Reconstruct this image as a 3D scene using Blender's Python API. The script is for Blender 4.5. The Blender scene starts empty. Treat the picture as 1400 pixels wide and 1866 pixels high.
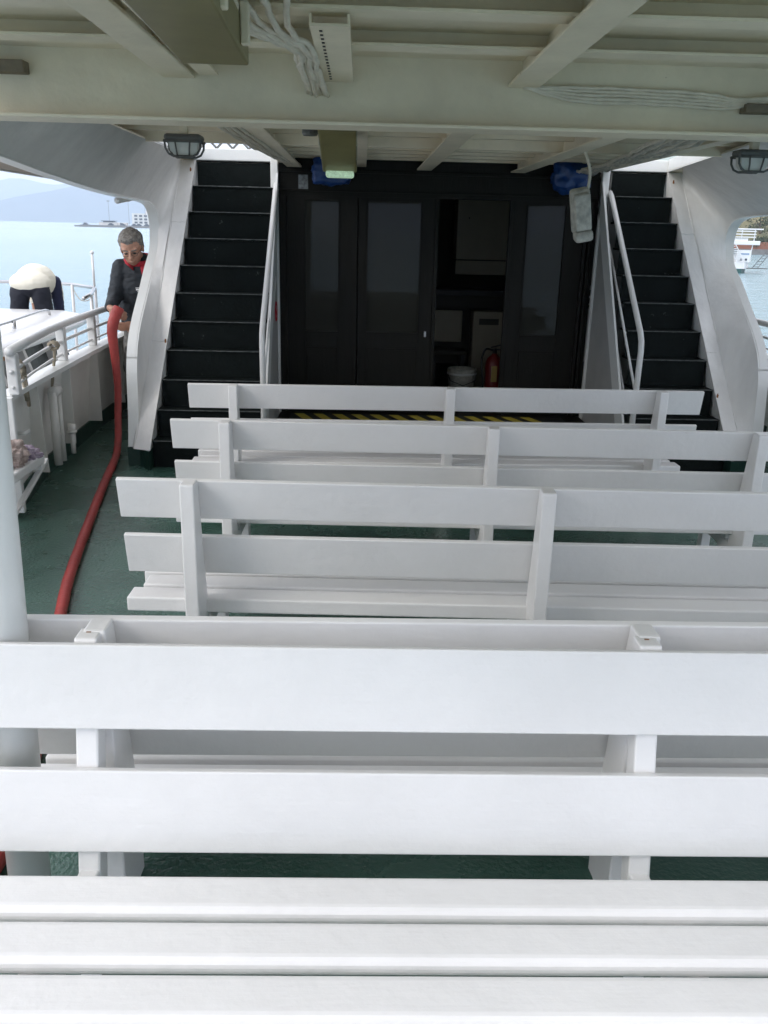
import bpy, bmesh, math, random
from mathutils import Vector, Matrix, noise
random.seed(7)
S = bpy.context.scene
R_ = math.radians
# ------------------------------------------------------------------ camera
F, PITCH, ROLL, YAW = 1580.0, math.atan(515/1580), R_(1.4), R_(1.8)
fw = Vector((math.sin(YAW)*math.cos(PITCH), math.cos(YAW)*math.cos(PITCH), -math.sin(PITCH)))
r0 = fw.cross(Vector((0,0,1))).normalized(); u0 = r0.cross(fw)
rt = math.cos(ROLL)*r0 + math.sin(ROLL)*u0; up = -math.sin(ROLL)*r0 + math.cos(ROLL)*u0
cd = bpy.data.cameras.new("camera"); cam = bpy.data.objects.new("camera", cd)
S.collection.objects.link(cam); S.camera = cam
m = Matrix((rt, up, -fw)).transposed().to_4x4(); m.translation = Vector((0,0,1.70)); cam.matrix_world = m
cd.sensor_fit = 'VERTICAL'; cd.sensor_height = 36.0; cd.lens = F/1866*36
cd.clip_start = 0.05; cd.clip_end = 40000
# ------------------------------------------------------------------ world, sun, exposure
SUN_EL, SUN_AZ = R_(33), R_(240)         # azimuth clockwise from +Y: from the left, a little behind the camera
w = bpy.data.worlds.new("World"); S.world = w; w.use_nodes = True
nt = w.node_tree; N = nt.nodes; L = nt.links
for n in list(N): N.remove(n)
out = N.new('ShaderNodeOutputWorld'); bg = N.new('ShaderNodeBackground')
sky = N.new('ShaderNodeTexSky'); sky.sky_type = 'NISHITA'; sky.sun_disc = False
sky.sun_elevation = SUN_EL; sky.sun_rotation = SUN_AZ; sky.air_density = 1.3; sky.dust_density = 3.0
tc = N.new('ShaderNodeTexCoord'); mp = N.new('ShaderNodeMapping'); mp.inputs['Scale'].default_value = (1.2,1.2,3.5)
no = N.new('ShaderNodeTexNoise'); no.inputs['Scale'].default_value = 2.2; no.inputs['Detail'].default_value = 8; no.inputs['Roughness'].default_value = .6
rp = N.new('ShaderNodeValToRGB'); rp.color_ramp.elements[0].position = .30; rp.color_ramp.elements[0].color = (.8,.8,.8,1)
rp.color_ramp.elements[1].position = .62; rp.color_ramp.elements[1].color = (1,1,1,1)
n2 = N.new('ShaderNodeTexNoise'); n2.inputs['Scale'].default_value = 4.0; n2.inputs['Detail'].default_value = 6
r2 = N.new('ShaderNodeValToRGB'); r2.color_ramp.elements[0].position = .3; r2.color_ramp.elements[0].color = (8.5,8.7,9.8,1)
r2.color_ramp.elements[1].position = .7; r2.color_ramp.elements[1].color = (11.8,11.7,12.1,1)
mx = N.new('ShaderNodeMix'); mx.data_type = 'RGBA'
L.new(tc.outputs['Generated'], mp.inputs[0]); L.new(mp.outputs[0], no.inputs['Vector']); L.new(mp.outputs[0], n2.inputs['Vector'])
L.new(no.outputs['Fac'], rp.inputs[0]); L.new(n2.outputs['Fac'], r2.inputs[0])
L.new(rp.outputs[0], mx.inputs[0]); L.new(sky.outputs[0], mx.inputs[6]); L.new(r2.outputs[0], mx.inputs[7])
L.new(mx.outputs[2], bg.inputs[0]); bg.inputs[1].default_value = 0.10; L.new(bg.outputs[0], out.inputs[0])
sd = bpy.data.lights.new("sun", 'SUN'); sd.energy = .85; sd.angle = R_(28); sd.color = (1,.965,.91)
so = bpy.data.objects.new("sun", sd); S.collection.objects.link(so)
sdir = Vector((math.sin(SUN_AZ)*math.cos(SUN_EL), math.cos(SUN_AZ)*math.cos(SUN_EL), math.sin(SUN_EL)))
so.rotation_euler = sdir.to_track_quat('Z','Y').to_euler(); so.location = (0,-5,20)
S.view_settings.view_transform = 'Standard'; S.view_settings.look = 'None'; S.view_settings.gamma = 1
S.view_settings.exposure = 0.92
S.render.engine = 'CYCLES'
S.cycles.max_bounces = 10; S.cycles.diffuse_bounces = 6; S.cycles.volume_bounces = 1

# ------------------------------------------------------------------ materials
def mat(name, col, rough=.5, metal=0., mott=0., mscale=3., bump=0., bscale=40., spots=None, emit=None, es=1., spec=None, trans=0., bdet=4., wet=None, col2=None, stretch=None):
    M = bpy.data.materials.new(name); M.use_nodes = True
    t = M.node_tree; b = t.nodes['Principled BSDF']; K = t.links
    b.inputs['Base Color'].default_value = (*col,1); b.inputs['Roughness'].default_value = rough
    b.inputs['Metallic'].default_value = metal
    if spec is not None: b.inputs['Specular IOR Level'].default_value = spec
    if trans: b.inputs['Transmission Weight'].default_value = trans
    if emit: b.inputs['Emission Color'].default_value = (*emit,1); b.inputs['Emission Strength'].default_value = es
    g = t.nodes.new('ShaderNodeNewGeometry'); src = g.outputs['Position']
    if stretch:
        q = t.nodes.new('ShaderNodeMapping'); q.inputs['Scale'].default_value = stretch; K.new(src, q.inputs[0]); src = q.outputs[0]
    cur = None
    if mott or col2:
        n = t.nodes.new('ShaderNodeTexNoise'); n.inputs['Scale'].default_value = mscale; n.inputs['Detail'].default_value = 7; n.inputs['Roughness'].default_value = .62
        K.new(src, n.inputs['Vector'])
        r = t.nodes.new('ShaderNodeValToRGB'); r.color_ramp.elements[0].position = .33; r.color_ramp.elements[1].position = .68
        c2 = col2 or tuple(c*(1-mott) for c in col)
        r.color_ramp.elements[0].color = (*c2,1); r.color_ramp.elements[1].color = (*col,1)
        K.new(n.outputs['Fac'], r.inputs[0]); cur = r.outputs[0]
        if wet:
            r3 = t.nodes.new('ShaderNodeMapRange'); r3.inputs[1].default_value = .38; r3.inputs[2].default_value = .6
            r3.inputs[3].default_value = wet; r3.inputs[4].default_value = rough
            K.new(n.outputs['Fac'], r3.inputs[0]); K.new(r3.outputs[0], b.inputs['Roughness'])
    if spots:
        sc, scol, thr = spots
        n = t.nodes.new('ShaderNodeTexNoise'); n.inputs['Scale'].default_value = sc; n.inputs['Detail'].default_value = 5; n.inputs['Roughness'].default_value = .75
        K.new(g.outputs['Position'], n.inputs['Vector'])
        r = t.nodes.new('ShaderNodeValToRGB'); r.color_ramp.elements[0].position = thr; r.color_ramp.elements[1].position = thr+.03
        r.color_ramp.elements[0].color = (0,0,0,1); r.color_ramp.elements[1].color = (1,1,1,1)
        K.new(n.outputs['Fac'], r.inputs[0])
        x = t.nodes.new('ShaderNodeMix'); x.data_type = 'RGBA'; x.inputs[7].default_value = (*scol,1)
        if cur: K.new(cur, x.inputs[6])
        else: x.inputs[6].default_value = (*col,1)
        K.new(r.outputs[0], x.inputs[0]); cur = x.outputs[2]
    if cur: K.new(cur, b.inputs['Base Color'])
    if bump:
        n = t.nodes.new('ShaderNodeTexNoise'); n.inputs['Scale'].default_value = bscale; n.inputs['Detail'].default_value = bdet
        K.new(src, n.inputs['Vector'])
        bp = t.nodes.new('ShaderNodeBump'); bp.inputs['Strength'].default_value = bump; bp.inputs['Distance'].default_value = .01
        K.new(n.outputs['Fac'], bp.inputs['Height']); K.new(bp.outputs[0], b.inputs['Normal'])
    return M
M = {}
M['bench'] = mat('bench_paint', (.83,.81,.785), .34, mott=.05, mscale=2.5, bump=.25, bscale=28, spots=(34,(.45,.44,.40),.765))
def bench_mat():
    B = mat('bench_paint', (.81,.80,.79), .34, mott=.09, mscale=1.7, bump=.26, bscale=24, spots=(34,(.55,.53,.49),.735))
    t = B.node_tree; K = t.links; b = t.nodes['Principled BSDF']
    g = t.nodes.new('ShaderNodeNewGeometry'); q = t.nodes.new('ShaderNodeMapping'); q.inputs['Scale'].default_value = (3,60,60); K.new(g.outputs['Position'], q.inputs[0])
    n = t.nodes.new('ShaderNodeTexNoise'); n.inputs['Scale'].default_value = 2.0; n.inputs['Detail'].default_value = 5; K.new(q.outputs[0], n.inputs['Vector'])
    bp = t.nodes.new('ShaderNodeBump'); bp.inputs['Strength'].default_value = .08; bp.inputs['Distance'].default_value = .006
    K.new(n.outputs['Fac'], bp.inputs['Height'])
    old = b.inputs['Normal'].links[0].from_socket; K.new(old, bp.inputs['Normal']); K.new(bp.outputs[0], b.inputs['Normal'])
    n2_ = t.nodes.new('ShaderNodeTexNoise'); n2_.inputs['Scale'].default_value = 7; n2_.inputs['Detail'].default_value = 8; K.new(g.outputs['Position'], n2_.inputs['Vector'])
    mr = t.nodes.new('ShaderNodeMapRange'); mr.inputs[1].default_value=.35; mr.inputs[2].default_value=.65; mr.inputs[3].default_value=.28; mr.inputs[4].default_value=.40
    K.new(n2_.outputs['Fac'], mr.inputs[0]); K.new(mr.outputs[0], b.inputs['Roughness'])
    return B
M['bench'] = bench_mat()
M['plate'] = mat('plate_paint', (.77,.76,.735), .36, mott=.17, mscale=1.6, bump=.45, bscale=7, spots=(8,(.46,.36,.26),.745), stretch=(3,3,.7))
M['paint'] = mat('white_paint', (.76,.77,.75), .36, mott=.10, mscale=2.2, bump=.3, bscale=9, spots=(9,(.50,.40,.30),.76))
M['bulwark'] = mat('bulwark_paint', (.74,.73,.69), .4, mott=.12, mscale=4, bump=.3, bscale=12, spots=(7,(.42,.28,.16),.74))
M['ceil'] = mat('deckhead_paint', (.85,.77,.60), .5, mott=.2, mscale=2.2, bump=.5, bscale=14, spots=(9,(.33,.27,.18),.72))
M['deck'] = mat('green_deck_paint', (.080,.160,.128), .38, col2=(.030,.082,.060), mscale=1.5, bump=.5, bscale=60, wet=.09, spots=(9,(.17,.22,.20),.66))
M['stair'] = mat('black_green_stair', (.006,.0095,.009), .6, spec=.10, mott=.35, mscale=8, bump=.5, bscale=35, spots=(13,(.05,.058,.055),.655), stretch=None)
M['nosing'] = mat('worn_nosing', (.15,.16,.155), .5, col2=(.03,.036,.035), mscale=20, bump=.4, bscale=60)
M['foot'] = mat('dark_green_paint', (.015,.05,.038), .35, mott=.3, mscale=5, bump=.3, bscale=20)
M['wood'] = mat('dark_door_paint', (.014,.0135,.011), .5, spec=.15, mott=.3, mscale=5, bump=.2, bscale=20, stretch=(6,6,.7))
M['glass'] = mat('door_glass', (.022,.023,.019), .03, spec=.16)
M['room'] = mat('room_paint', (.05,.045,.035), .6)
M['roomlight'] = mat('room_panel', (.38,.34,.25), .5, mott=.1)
M['black'] = mat('black', (.012,.012,.012), .5)
M['yellow'] = mat('hazard_yellow', (.62,.50,.07), .5, mott=.3, mscale=14)
M['tube'] = mat('rail_paint', (.74,.74,.72), .35, mott=.08, mscale=6, bump=.2, bscale=30, spots=(14,(.5,.35,.2),.77))
M['hose'] = mat('red_hose', (.42,.052,.045), .5, mott=.3, mscale=9, bump=.5, bscale=40)
M['olive'] = mat('olive_lamp', (.23,.20,.085), .4, mott=.2, mscale=6)
M['lens'] = mat('lens', (.50,.50,.42), .2, mott=.2, mscale=30)
M['greenlens'] = mat('exit_lens', (.5,.7,.5), .3, emit=(.6,.85,.6), es=.22, mott=.6, mscale=60)
M['cagegrey'] = mat('cage_grey', (.12,.125,.12), .45, mott=.2, mscale=12)
M['lampglass'] = mat('lamp_glass', (.72,.73,.68), .25)
M['grimy'] = mat('grimy_lamp', (.62,.61,.54), .55, mott=.45, mscale=22, bump=.6, bscale=60, spots=(16,(.08,.07,.06),.68))
M['blue'] = mat('blue_plastic', (.010,.055,.22), .35, mott=.3, mscale=12)
M['cable'] = mat('painted_cable', (.74,.69,.58), .5, mott=.2, mscale=20)
M['rag'] = mat('rag_cloth', (.56,.46,.42), .9, col2=(.33,.25,.22), mscale=22, bump=.6, bscale=120)
M['rag2'] = mat('rag_cloth_purple', (.44,.38,.44), .9, col2=(.24,.18,.25), mscale=40)
M['rust'] = mat('rust', (.30,.12,.03), .8, mott=.5, mscale=60)
M['chrome'] = mat('chrome', (.5,.5,.5), .25, metal=.9)
M['gel'] = mat('gelcoat', (.82,.82,.82), .22, mott=.04, mscale=2)
M['tint'] = mat('tinted_window', (.15,.17,.175), .15, spec=.12, mott=.5, mscale=3)
M['greyhull'] = mat('neighbour_side', (.22,.215,.21), .4, mott=.2)
M['skin'] = mat('skin', (.50,.27,.185), .5, mott=.15, mscale=30)
M['hair'] = mat('grey_hair', (.31,.29,.26), .7, col2=(.11,.10,.09), mscale=70, bump=.8, bscale=150)
M['jacket'] = mat('dark_jacket', (.022,.028,.035), .75, mott=.3, mscale=8, bump=.5, bscale=25)
M['red'] = mat('red_collar', (.42,.015,.03), .7)
M['camo'] = mat('camo_cloth', (.25,.24,.22), .8, col2=(.035,.035,.035), mscale=26)
M['trousers'] = mat('dark_trousers', (.012,.014,.024), .8, bump=.4, bscale=20)
M['shirt'] = mat('white_shirt', (.78,.74,.62), .8, bump=.5, bscale=14)
M['white'] = mat('white_plain', (.8,.8,.8), .4)
M['rope'] = mat('rope', (.38,.33,.25), .9, bump=.8, bscale=150)
M['extred'] = mat('extinguisher_red', (.16,.010,.008), .4)
M['label'] = mat('label_yellow', (.45,.32,.10), .5)
M['concrete'] = mat('quay_concrete', (.24,.23,.22), .8, mott=.3, mscale=.5)
M['far_white'] = mat('far_white', (.68,.66,.63), .6, mott=.1, mscale=.3)
M['far_dark'] = mat('far_window', (.05,.06,.07), .3)
M['hill'] = mat('hillside', (.22,.19,.10), .9, col2=(.07,.09,.04), mscale=.12)
M['mount'] = mat('mountain', (.10,.11,.08), .95, col2=(.05,.07,.045), mscale=.004)
M['leaf'] = mat('foliage', (.06,.085,.03), .8, col2=(.025,.045,.018), mscale=.8)
M['bark'] = mat('bark', (.10,.075,.05), .9)
M['hullgreen'] = mat('hull_green', (.03,.10,.09), .4)
M['redroof'] = mat('red_earth', (.28,.12,.07), .9)
M['paper'] = mat('notice_paper', (.22,.25,.26), .6, col2=(.08,.09,.10), mscale=45)
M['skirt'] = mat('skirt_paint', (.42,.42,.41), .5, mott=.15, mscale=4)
# water
def water_mat():
    W = bpy.data.materials.new('sea_water'); W.use_nodes = True; t = W.node_tree; b = t.nodes['Principled BSDF']; K = t.links
    g = t.nodes.new('ShaderNodeNewGeometry')
    n0 = t.nodes.new('ShaderNodeTexNoise'); n0.inputs['Scale'].default_value = .012; n0.inputs['Detail'].default_value = 5
    r = t.nodes.new('ShaderNodeValToRGB'); r.color_ramp.elements[0].position = .35; r.color_ramp.elements[1].position = .65
    r.color_ramp.elements[0].color = (.20,.32,.36,1); r.color_ramp.elements[1].color = (.26,.385,.43,1)
    K.new(g.outputs['Position'], n0.inputs['Vector']); K.new(n0.outputs['Fac'], r.inputs[0]); K.new(r.outputs[0], b.inputs['Base Color'])
    b.inputs['Roughness'].default_value = .18; b.inputs['IOR'].default_value = 1.33
    mp = t.nodes.new('ShaderNodeMapping'); mp.inputs['Scale'].default_value = (.7,1.3,1); K.new(g.outputs['Position'], mp.inputs[0])
    n1 = t.nodes.new('ShaderNodeTexNoise'); n1.inputs['Scale'].default_value = .55; n1.inputs['Detail'].default_value = 7; n1.inputs['Roughness'].default_value = .6
    K.new(mp.outputs[0], n1.inputs['Vector'])
    bp = t.nodes.new('ShaderNodeBump'); bp.inputs['Strength'].default_value = .8; bp.inputs['Distance'].default_value = .5
    K.new(n1.outputs['Fac'], bp.inputs['Height']); K.new(bp.outputs[0], b.inputs['Normal'])
    return W
M['water'] = water_mat()

# ------------------------------------------------------------------ mesh helpers
class MB:
    def __init__(s): s.bm = bmesh.new()
    def box(s, a, b, bev=0., rot=None, seg=2):
        """box from corner a to corner b, optional rotation matrix about its centre"""
        a, b = Vector(a), Vector(b); c = (a+b)/2; d = b-a
        t = bmesh.new(); bmesh.ops.create_cube(t, size=1)
        for v in t.verts: v.co = Vector((v.co.x*d.x, v.co.y*d.y, v.co.z*d.z))
        if bev: bmesh.ops.bevel(t, geom=t.edges[:], offset=min(bev, .45*min(abs(x) for x in d)), segments=seg, affect='EDGES', profile=.5)
        for v in t.verts: v.co = (rot @ v.co if rot else v.co) + c
        s.merge(t); return s
    def merge(s, t):
        me = bpy.data.meshes.new('_t'); t.to_mesh(me); t.free(); s.bm.from_mesh(me); bpy.data.meshes.remove(me)
    def bar(s, p, q, wx, wy, bev=0., upv=(0,0,1)):
        """rectangular bar from p to q, wx wide across, wy the other way"""
        p, q = Vector(p), Vector(q); d = q-p; l = d.length; z = d/l; u = Vector(upv)
        x = u.cross(z)
        if x.length < 1e-4: x = Vector((1,0,0)).cross(z)
        x.normalize(); y = z.cross(x)
        return s.box_at((p+q)/2, Matrix((x,y,z)).transposed(), (wx,wy,l), bev)
    def box_at(s, c, rot, d, bev=0.):
        d = Vector(d); c = Vector(c); return s.box(c-d/2, c+d/2, bev, rot)
    def tube(s, pts, r, seg=12, cap=True, closed=False, flat=None):
        pts = [Vector(p) for p in pts]; n = len(pts); rs = r if isinstance(r,(list,tuple)) else [r]*n
        rings = []; px = None
        for i,p in enumerate(pts):
            if closed: d = pts[(i+1)%n]-pts[i-1]
            else: d = pts[min(i+1,n-1)]-pts[max(i-1,0)]
            d.normalize()
            if px is None:
                px = d.orthogonal().normalized() if abs(d.z) > .9 else Vector((0,0,1)).cross(d).normalized()
            px = (px - d*px.dot(d)).normalized(); py = d.cross(px)
            fl = flat[i] if flat else 1.
            rings.append([s.bm.verts.new(p + rs[i]*(math.cos(2*math.pi*k/seg)*px*fl + math.sin(2*math.pi*k/seg)*py/fl)) for k in range(seg)])
        m_ = n if closed else n-1
        for i in range(m_):
            A, B = rings[i], rings[(i+1)%n]
            for k in range(seg): s.bm.faces.new((A[k], A[(k+1)%seg], B[(k+1)%seg], B[k]))
        if cap and not closed:
            s.bm.faces.new(rings[0][::-1]); s.bm.faces.new(rings[-1])
        return s
    def ball(s, c, r, rot=None, u=16, v=10):
        r = (r,r,r) if isinstance(r,(int,float)) else r
        t = bmesh.new(); bmesh.ops.create_uvsphere(t, u_segments=u, v_segments=v, radius=1)
        for x in t.verts:
            q = Vector((x.co.x*r[0], x.co.y*r[1], x.co.z*r[2])); x.co = (rot @ q if rot else q) + Vector(c)
        s.merge(t); return s
    def limb(s, pr, seg=14):
        for i,(p,r) in enumerate(pr):
            s.ball(p, r*.995, u=seg, v=8)
            if i: s.tube([pr[i-1][0], p], [pr[i-1][1], r], seg)
        return s
    def prism(s, poly, off, close=True):
        """polygon (list of 3-D points) extruded by vector off"""
        off = Vector(off); A = [s.bm.verts.new(Vector(p)) for p in poly]; B = [s.bm.verts.new(Vector(p)+off) for p in poly]
        n = len(poly); s.bm.faces.new(A[::-1]); s.bm.faces.new(B)
        for i in range(n): s.bm.faces.new((A[i], A[(i+1)%n], B[(i+1)%n], B[i]))
        return s
    def strip(s, a, b, th):
        """solid ribbon between polylines a and b with thickness vector th"""
        a=[Vector(p) for p in a]; b=[Vector(p) for p in b]; th=Vector(th)
        g=[[s.bm.verts.new(x) for x in l] for l in (a, b, [x+th for x in b], [x+th for x in a])]
        for i in range(len(a)-1):
            for k in range(4):
                A,B = g[k],g[(k+1)%4]; s.bm.faces.new((A[i],A[i+1],B[i+1],B[i]))
        for i in (0,-1): s.bm.faces.new([g[k][i] for k in range(4)])
        return s
    def lathe(s, prof, c, seg=24):
        c = Vector(c); rings=[]
        for r,z in prof: rings.append([s.bm.verts.new(c+Vector((r*math.cos(2*math.pi*k/seg), r*math.sin(2*math.pi*k/seg), z))) for k in range(seg)])
        for i in range(len(rings)-1):
            for k in range(seg): s.bm.faces.new((rings[i][k], rings[i][(k+1)%seg], rings[i+1][(k+1)%seg], rings[i+1][k]))
        s.bm.faces.new(rings[0][::-1]); s.bm.faces.new(rings[-1]); return s
    def build(s, name, m_, parent=None, smooth=False, label=None):
        bmesh.ops.recalc_face_normals(s.bm, faces=s.bm.faces[:])
        me = bpy.data.meshes.new(name); s.bm.to_mesh(me); s.bm.free()
        return link(name, me, m_, parent, smooth, label)
def link(name, me, m_, parent=None, smooth=False, label=None):
    o = bpy.data.objects.new(name, me); S.collection.objects.link(o)
    if m_: me.materials.append(M[m_] if isinstance(m_, str) else m_)
    if smooth: me.polygons.foreach_set('use_smooth', [True]*len(me.polygons))
    if parent: o.parent = parent; o.matrix_parent_inverse = Matrix.Identity(4); me.transform(Matrix.Translation(-origin(parent)))
    if label: o['label'] = label
    return o
def origin(p):
    v = Vector(p.location)
    while p.parent: p = p.parent; v += Vector(p.location)
    return v
def tag(o, label=None, cat=None, group=None, kind=None):
    if label: o['label'] = label
    if cat: o['category'] = cat
    if group: o['group'] = group
    if kind: o['kind'] = kind
    return o
def thing(name, loc, label, cat, group=None):
    o = bpy.data.objects.new(name, None); S.collection.objects.link(o); o.location = loc; o.empty_display_size = .1
    return tag(o, label, cat, group)
def copy_tree(o, parent=None):
    c = o.copy(); S.collection.objects.link(c); c.parent = parent
    for ch in o.children: copy_tree(ch, c)
    return c
def remesh(mb, name, m_, vox, parent=None, it=6, fn=None, label=None):
    """fuse overlapping closed shapes into ONE continuous surface"""
    me = bpy.data.meshes.new('_r'); mb.bm.to_mesh(me); mb.bm.free()
    o = bpy.data.objects.new('_r', me); S.collection.objects.link(o)
    r = o.modifiers.new('r','REMESH'); r.mode='VOXEL'; r.voxel_size = vox
    k = o.modifiers.new('s','SMOOTH'); k.iterations = it; k.factor = .5
    dg = bpy.context.evaluated_depsgraph_get(); dg.update()
    nm = bpy.data.meshes.new_from_object(o.evaluated_get(dg)); nm.name = name; nm.materials.clear()
    bpy.data.objects.remove(o)
    if fn:
        for v in nm.vertices: v.co += fn(v.co, v.normal)
    return link(name, nm, m_, parent, True, label)
def spline(pts, n=8):
    P = [Vector(p) for p in pts]; out = []
    for i in range(len(P)-1):
        a = P[max(i-1,0)]; b = P[i]; c = P[i+1]; d = P[min(i+2,len(P)-1)]
        for k in range(n):
            t = k/n; out.append(.5*((2*b)+(c-a)*t+(2*a-5*b+4*c-d)*t*t+(3*b-a-3*c+d)*t**3))
    return out+[P[-1]]
XC = .665                      # the ferry's centre line
def sx(s, u): return XC + s*u

# ------------------------------------------------------------------ sea, hills
WZ = -1.7
g = MB(); B = 8200
g.bm.faces.new([g.bm.verts.new(p) for p in ((-B,-B,WZ),(B,-B,WZ),(B,B,WZ),(-B,B,WZ))])
tag(g.build('sea', 'water'), kind='structure')
def ridge(name, m_, x0, x1, y, depth, hf, n=90, k=10):
    b = MB(); V = []
    for i in range(n+1):
        x = x0+(x1-x0)*i/n; row=[]
        for j in range(k+1):
            t = j/k; yy = y - depth*(1-t); h = hf(x)*math.sin(t*math.pi/2)**1.1
            h *= 1+.25*(noise.noise(Vector((x/380, yy/380, 3)))) if 0<j<k else 1
            row.append(b.bm.verts.new((x, yy, WZ-.5+h)))
        for j in range(1,5): row.append(b.bm.verts.new((x, y+depth*j/4, WZ-.5+hf(x)*math.cos(j/4*math.pi/2))))
        V.append(row)
    for i in range(n):
        for j in range(len(V[0])-1): b.bm.faces.new((V[i][j],V[i+1][j],V[i+1][j+1],V[i][j+1]))
    return tag(b.build(name, m_, smooth=True), kind='structure')
def nz(x, s, z): return noise.noise(Vector((x/s, z, 0)))
def hill_h(x):
    K = [(-5200,60),(-2600,40),(-2023,75),(-1841,132),(-1710,176),(-1600,190),(-1480,214),(-1324,186),(-1173,165),(-700,190),(0,150),(2500,120)]
    for (a,p),(b,q) in zip(K,K[1:]):
        if a<=x<=b:
            f=(x-a)/(b-a); f=f*f*(3-2*f); return p+(q-p)*f+12*nz(x,90,2)
    return 60
ridge('far_hills', 'mount', -5200, 2500, 5200, 900, hill_h)
ridge('farther_hills', 'mount', -7800, 3000, 7700, 900, lambda x: 300+60*nz(x,900,5)+22*nz(x,240,6))

# ------------------------------------------------------------------ far pier with buildings
py = 700
p = MB(); p.box((-217,py-6,WZ-.5),(60,py+8,-.6)); p.box((-214,py-2,-.6),(60,py-1,-.15))
tag(p.build('pier','concrete'), 'long low grey pier across the water under the hills', 'pier')
t = thing('terminal_building', (-198,py+2,-.1), 'low flat-roofed pale building on the far pier', 'building')
MB().box((-200,py-1,-.1),(-186,py+6,2.0)).build('wall','far_white',t)
MB().box((-198,py-2,2.7),(-188,py+7,3.1)).box((-197,py,2.0),(-189,py+5,2.7)).build('roof','far_dark',t)
t = thing('white_hut', (-184,py+2,-.1), 'small white hut right of the flat-roofed building on the pier', 'building')
MB().box((-185.5,py-1,-.1),(-179,py+4,1.9),.1).build('wall','far_white',t); MB().box((-184,py-1.1,.6),(-182,py-.9,1.6)).build('window','far_dark',t)
t = thing('apartment_block', (-166,py+60,-.1), 'tall white apartment block beyond the pier end near the pillar', 'building')
ws = MB().box((-190,py+60,-.1),(-150,py+75,9.5)).box((-179,py+62,9.5),(-150,py+74,12))
ws.build('wall','far_white',t)
for z in (1.6,4.2,6.8):
    for x in range(-188,-151,4): MB().box((x,py+59.8,z),(x+2.4,py+60.1,z+1.4)).build('window','far_dark',t)
for x in (-217+9,-195+28,-175+20): pass
lm = None
for x in (-193,-178,-165.5):
    if lm is None:
        lm = thing('lamp_mast', (0,py+3,-.1), 'thin tall lighting mast on the far pier', 'lamp mast', 'lighting masts along the far pier')
        MB().tube([(0,py+3,-.1),(0,py+3,17)], .14, 6).build('pole','concrete',lm); MB().box((-1,py+2.7,17),(1,py+3.3,17.5)).build('lamp_head','concrete',lm); o=lm
    else: o = copy_tree(lm)
    o.location.x = x
bt = None
for x in (-209,-190,-181,-172.5,-169,-163):
    b = MB().box((-2,py-5.5,-.1),(2,py-3.5,.7),.3).box((-1.2,py-5.3,.7),(1.0,py-3.7,1.3),.3)
    if bt is None: bt = tag(b.build('parked_car','far_dark'), 'tiny dark parked car on the far pier', 'car', 'cars parked on the far pier'); bt.location.x = x
    else: b.bm.free(); o = bt.copy(); S.collection.objects.link(o); o.location.x = x

# ------------------------------------------------------------------ right hand shore
b = MB(); V=[]
for i in range(61):
    x = 40+i*4; row=[]
    for j in range(31):
        y = 205+j*5; h = (j/30)**.8*42+ (3 if j>2 else 0)*1 + 6*noise.noise(Vector((x/25,y/25,1)))*min(1,j/4)
        row.append(b.bm.verts.new((x,y,WZ-.2+1.2*(j>0)+max(0,h)*(j>0))))
    V.append(row)
for i in range(60):
    for j in range(30): b.bm.faces.new((V[i][j],V[i+1][j],V[i+1][j+1],V[i][j+1]))
tag(b.build('hillside','hill',smooth=True), kind='structure')
tag(MB().box((30,196,WZ-.5),(280,206,-.75)).box((30,196.2,-.75),(280,196.6,-.55)).build('quay','concrete'), 'grey stone quay along the right shore behind the moored boat', 'quay')
tag(MB().box((60,206.5,-.7),(280,207.2,.9)).build('retaining_wall','redroof'), 'reddish earth wall along the right shore quay', 'wall')
def tree(x, y, z, h, r, lab, name='pine_tree', thin=False):
    t = thing(name, (x,y,z), lab, 'tree')
    tr = MB().tube([(x,y,z-.5),(x+.2,y,z+h*.35),(x-.1,y+.1,z+h*.75)],[.32,.24,.08],7)
    for k in range(4):
        a = k*1.6+.4; tr.tube([(x+.1,y,z+h*(.3+.1*k)),(x+math.cos(a)*r*.6,y+math.sin(a)*r*.6,z+h*(.5+.1*k))],[.12,.04],5)
    tr.build('trunk','bark',t)
    c = MB(); rnd = random.Random(int(x*7))
    for k in range(26):
        a = rnd.uniform(0,6.28); rr = r*math.sqrt(rnd.random()); zz = z+h*rnd.uniform(.42,1.0); rr *= 1-.5*abs((zz-z)/h-.7)/.3*.6
        cx,cy = x+rr*math.cos(a), y+rr*math.sin(a)
        for q in range(40):
            d = Vector((rnd.gauss(0,.45),rnd.gauss(0,.45),rnd.gauss(0,.35)))*r*.36+Vector((cx,cy,zz)); n = Vector((rnd.gauss(0,1),rnd.gauss(0,1),rnd.gauss(0,1))).normalized(); u = n.orthogonal().normalized()*.15; v = n.cross(u)
            c.bm.faces.new([c.bm.verts.new(d+e) for e in (u+v*.6, -u+v*.6, -u*1.1-v*.6, u*.9-v*.6)])
    c.build('crown','leaf',t)
tree(93.2,212,-.5,9.5,3.0,'large dark tree with bare trunk beside the white house on the right shore')
tree(95.3,226,3.2,3.6,1.7,'dark round bush above the moored white boat','round_tree')
tree(99.5,218,0,8,3,'dark tree right of the white house on the shore')
tree(88.0,226,3,3.5,1.8,'small tree on the slope left of the dark round bush','small_tree')
tree(90.2,208,-.9,2.4,2.0,'low green bush on the quay right of the moored boat','bush')
tree(93.4,208.5,-.9,2.8,2.2,'low green bush in front of the white house','bush')
tree(102,232,5,8,3,'tall tree high on the right slope','tall_tree')
t = thing('white_house',(98,218,0),'white house with red roof among trees on the right shore','house')
MB().box((95.6,214,-1),(103,222,2.9)).build('wall','far_white',t); MB().prism([(95.2,213.6,2.9),(103.4,213.6,2.9),(99.3,213.6,4.4)],(0,9,0)).build('roof','redroof',t)
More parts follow.
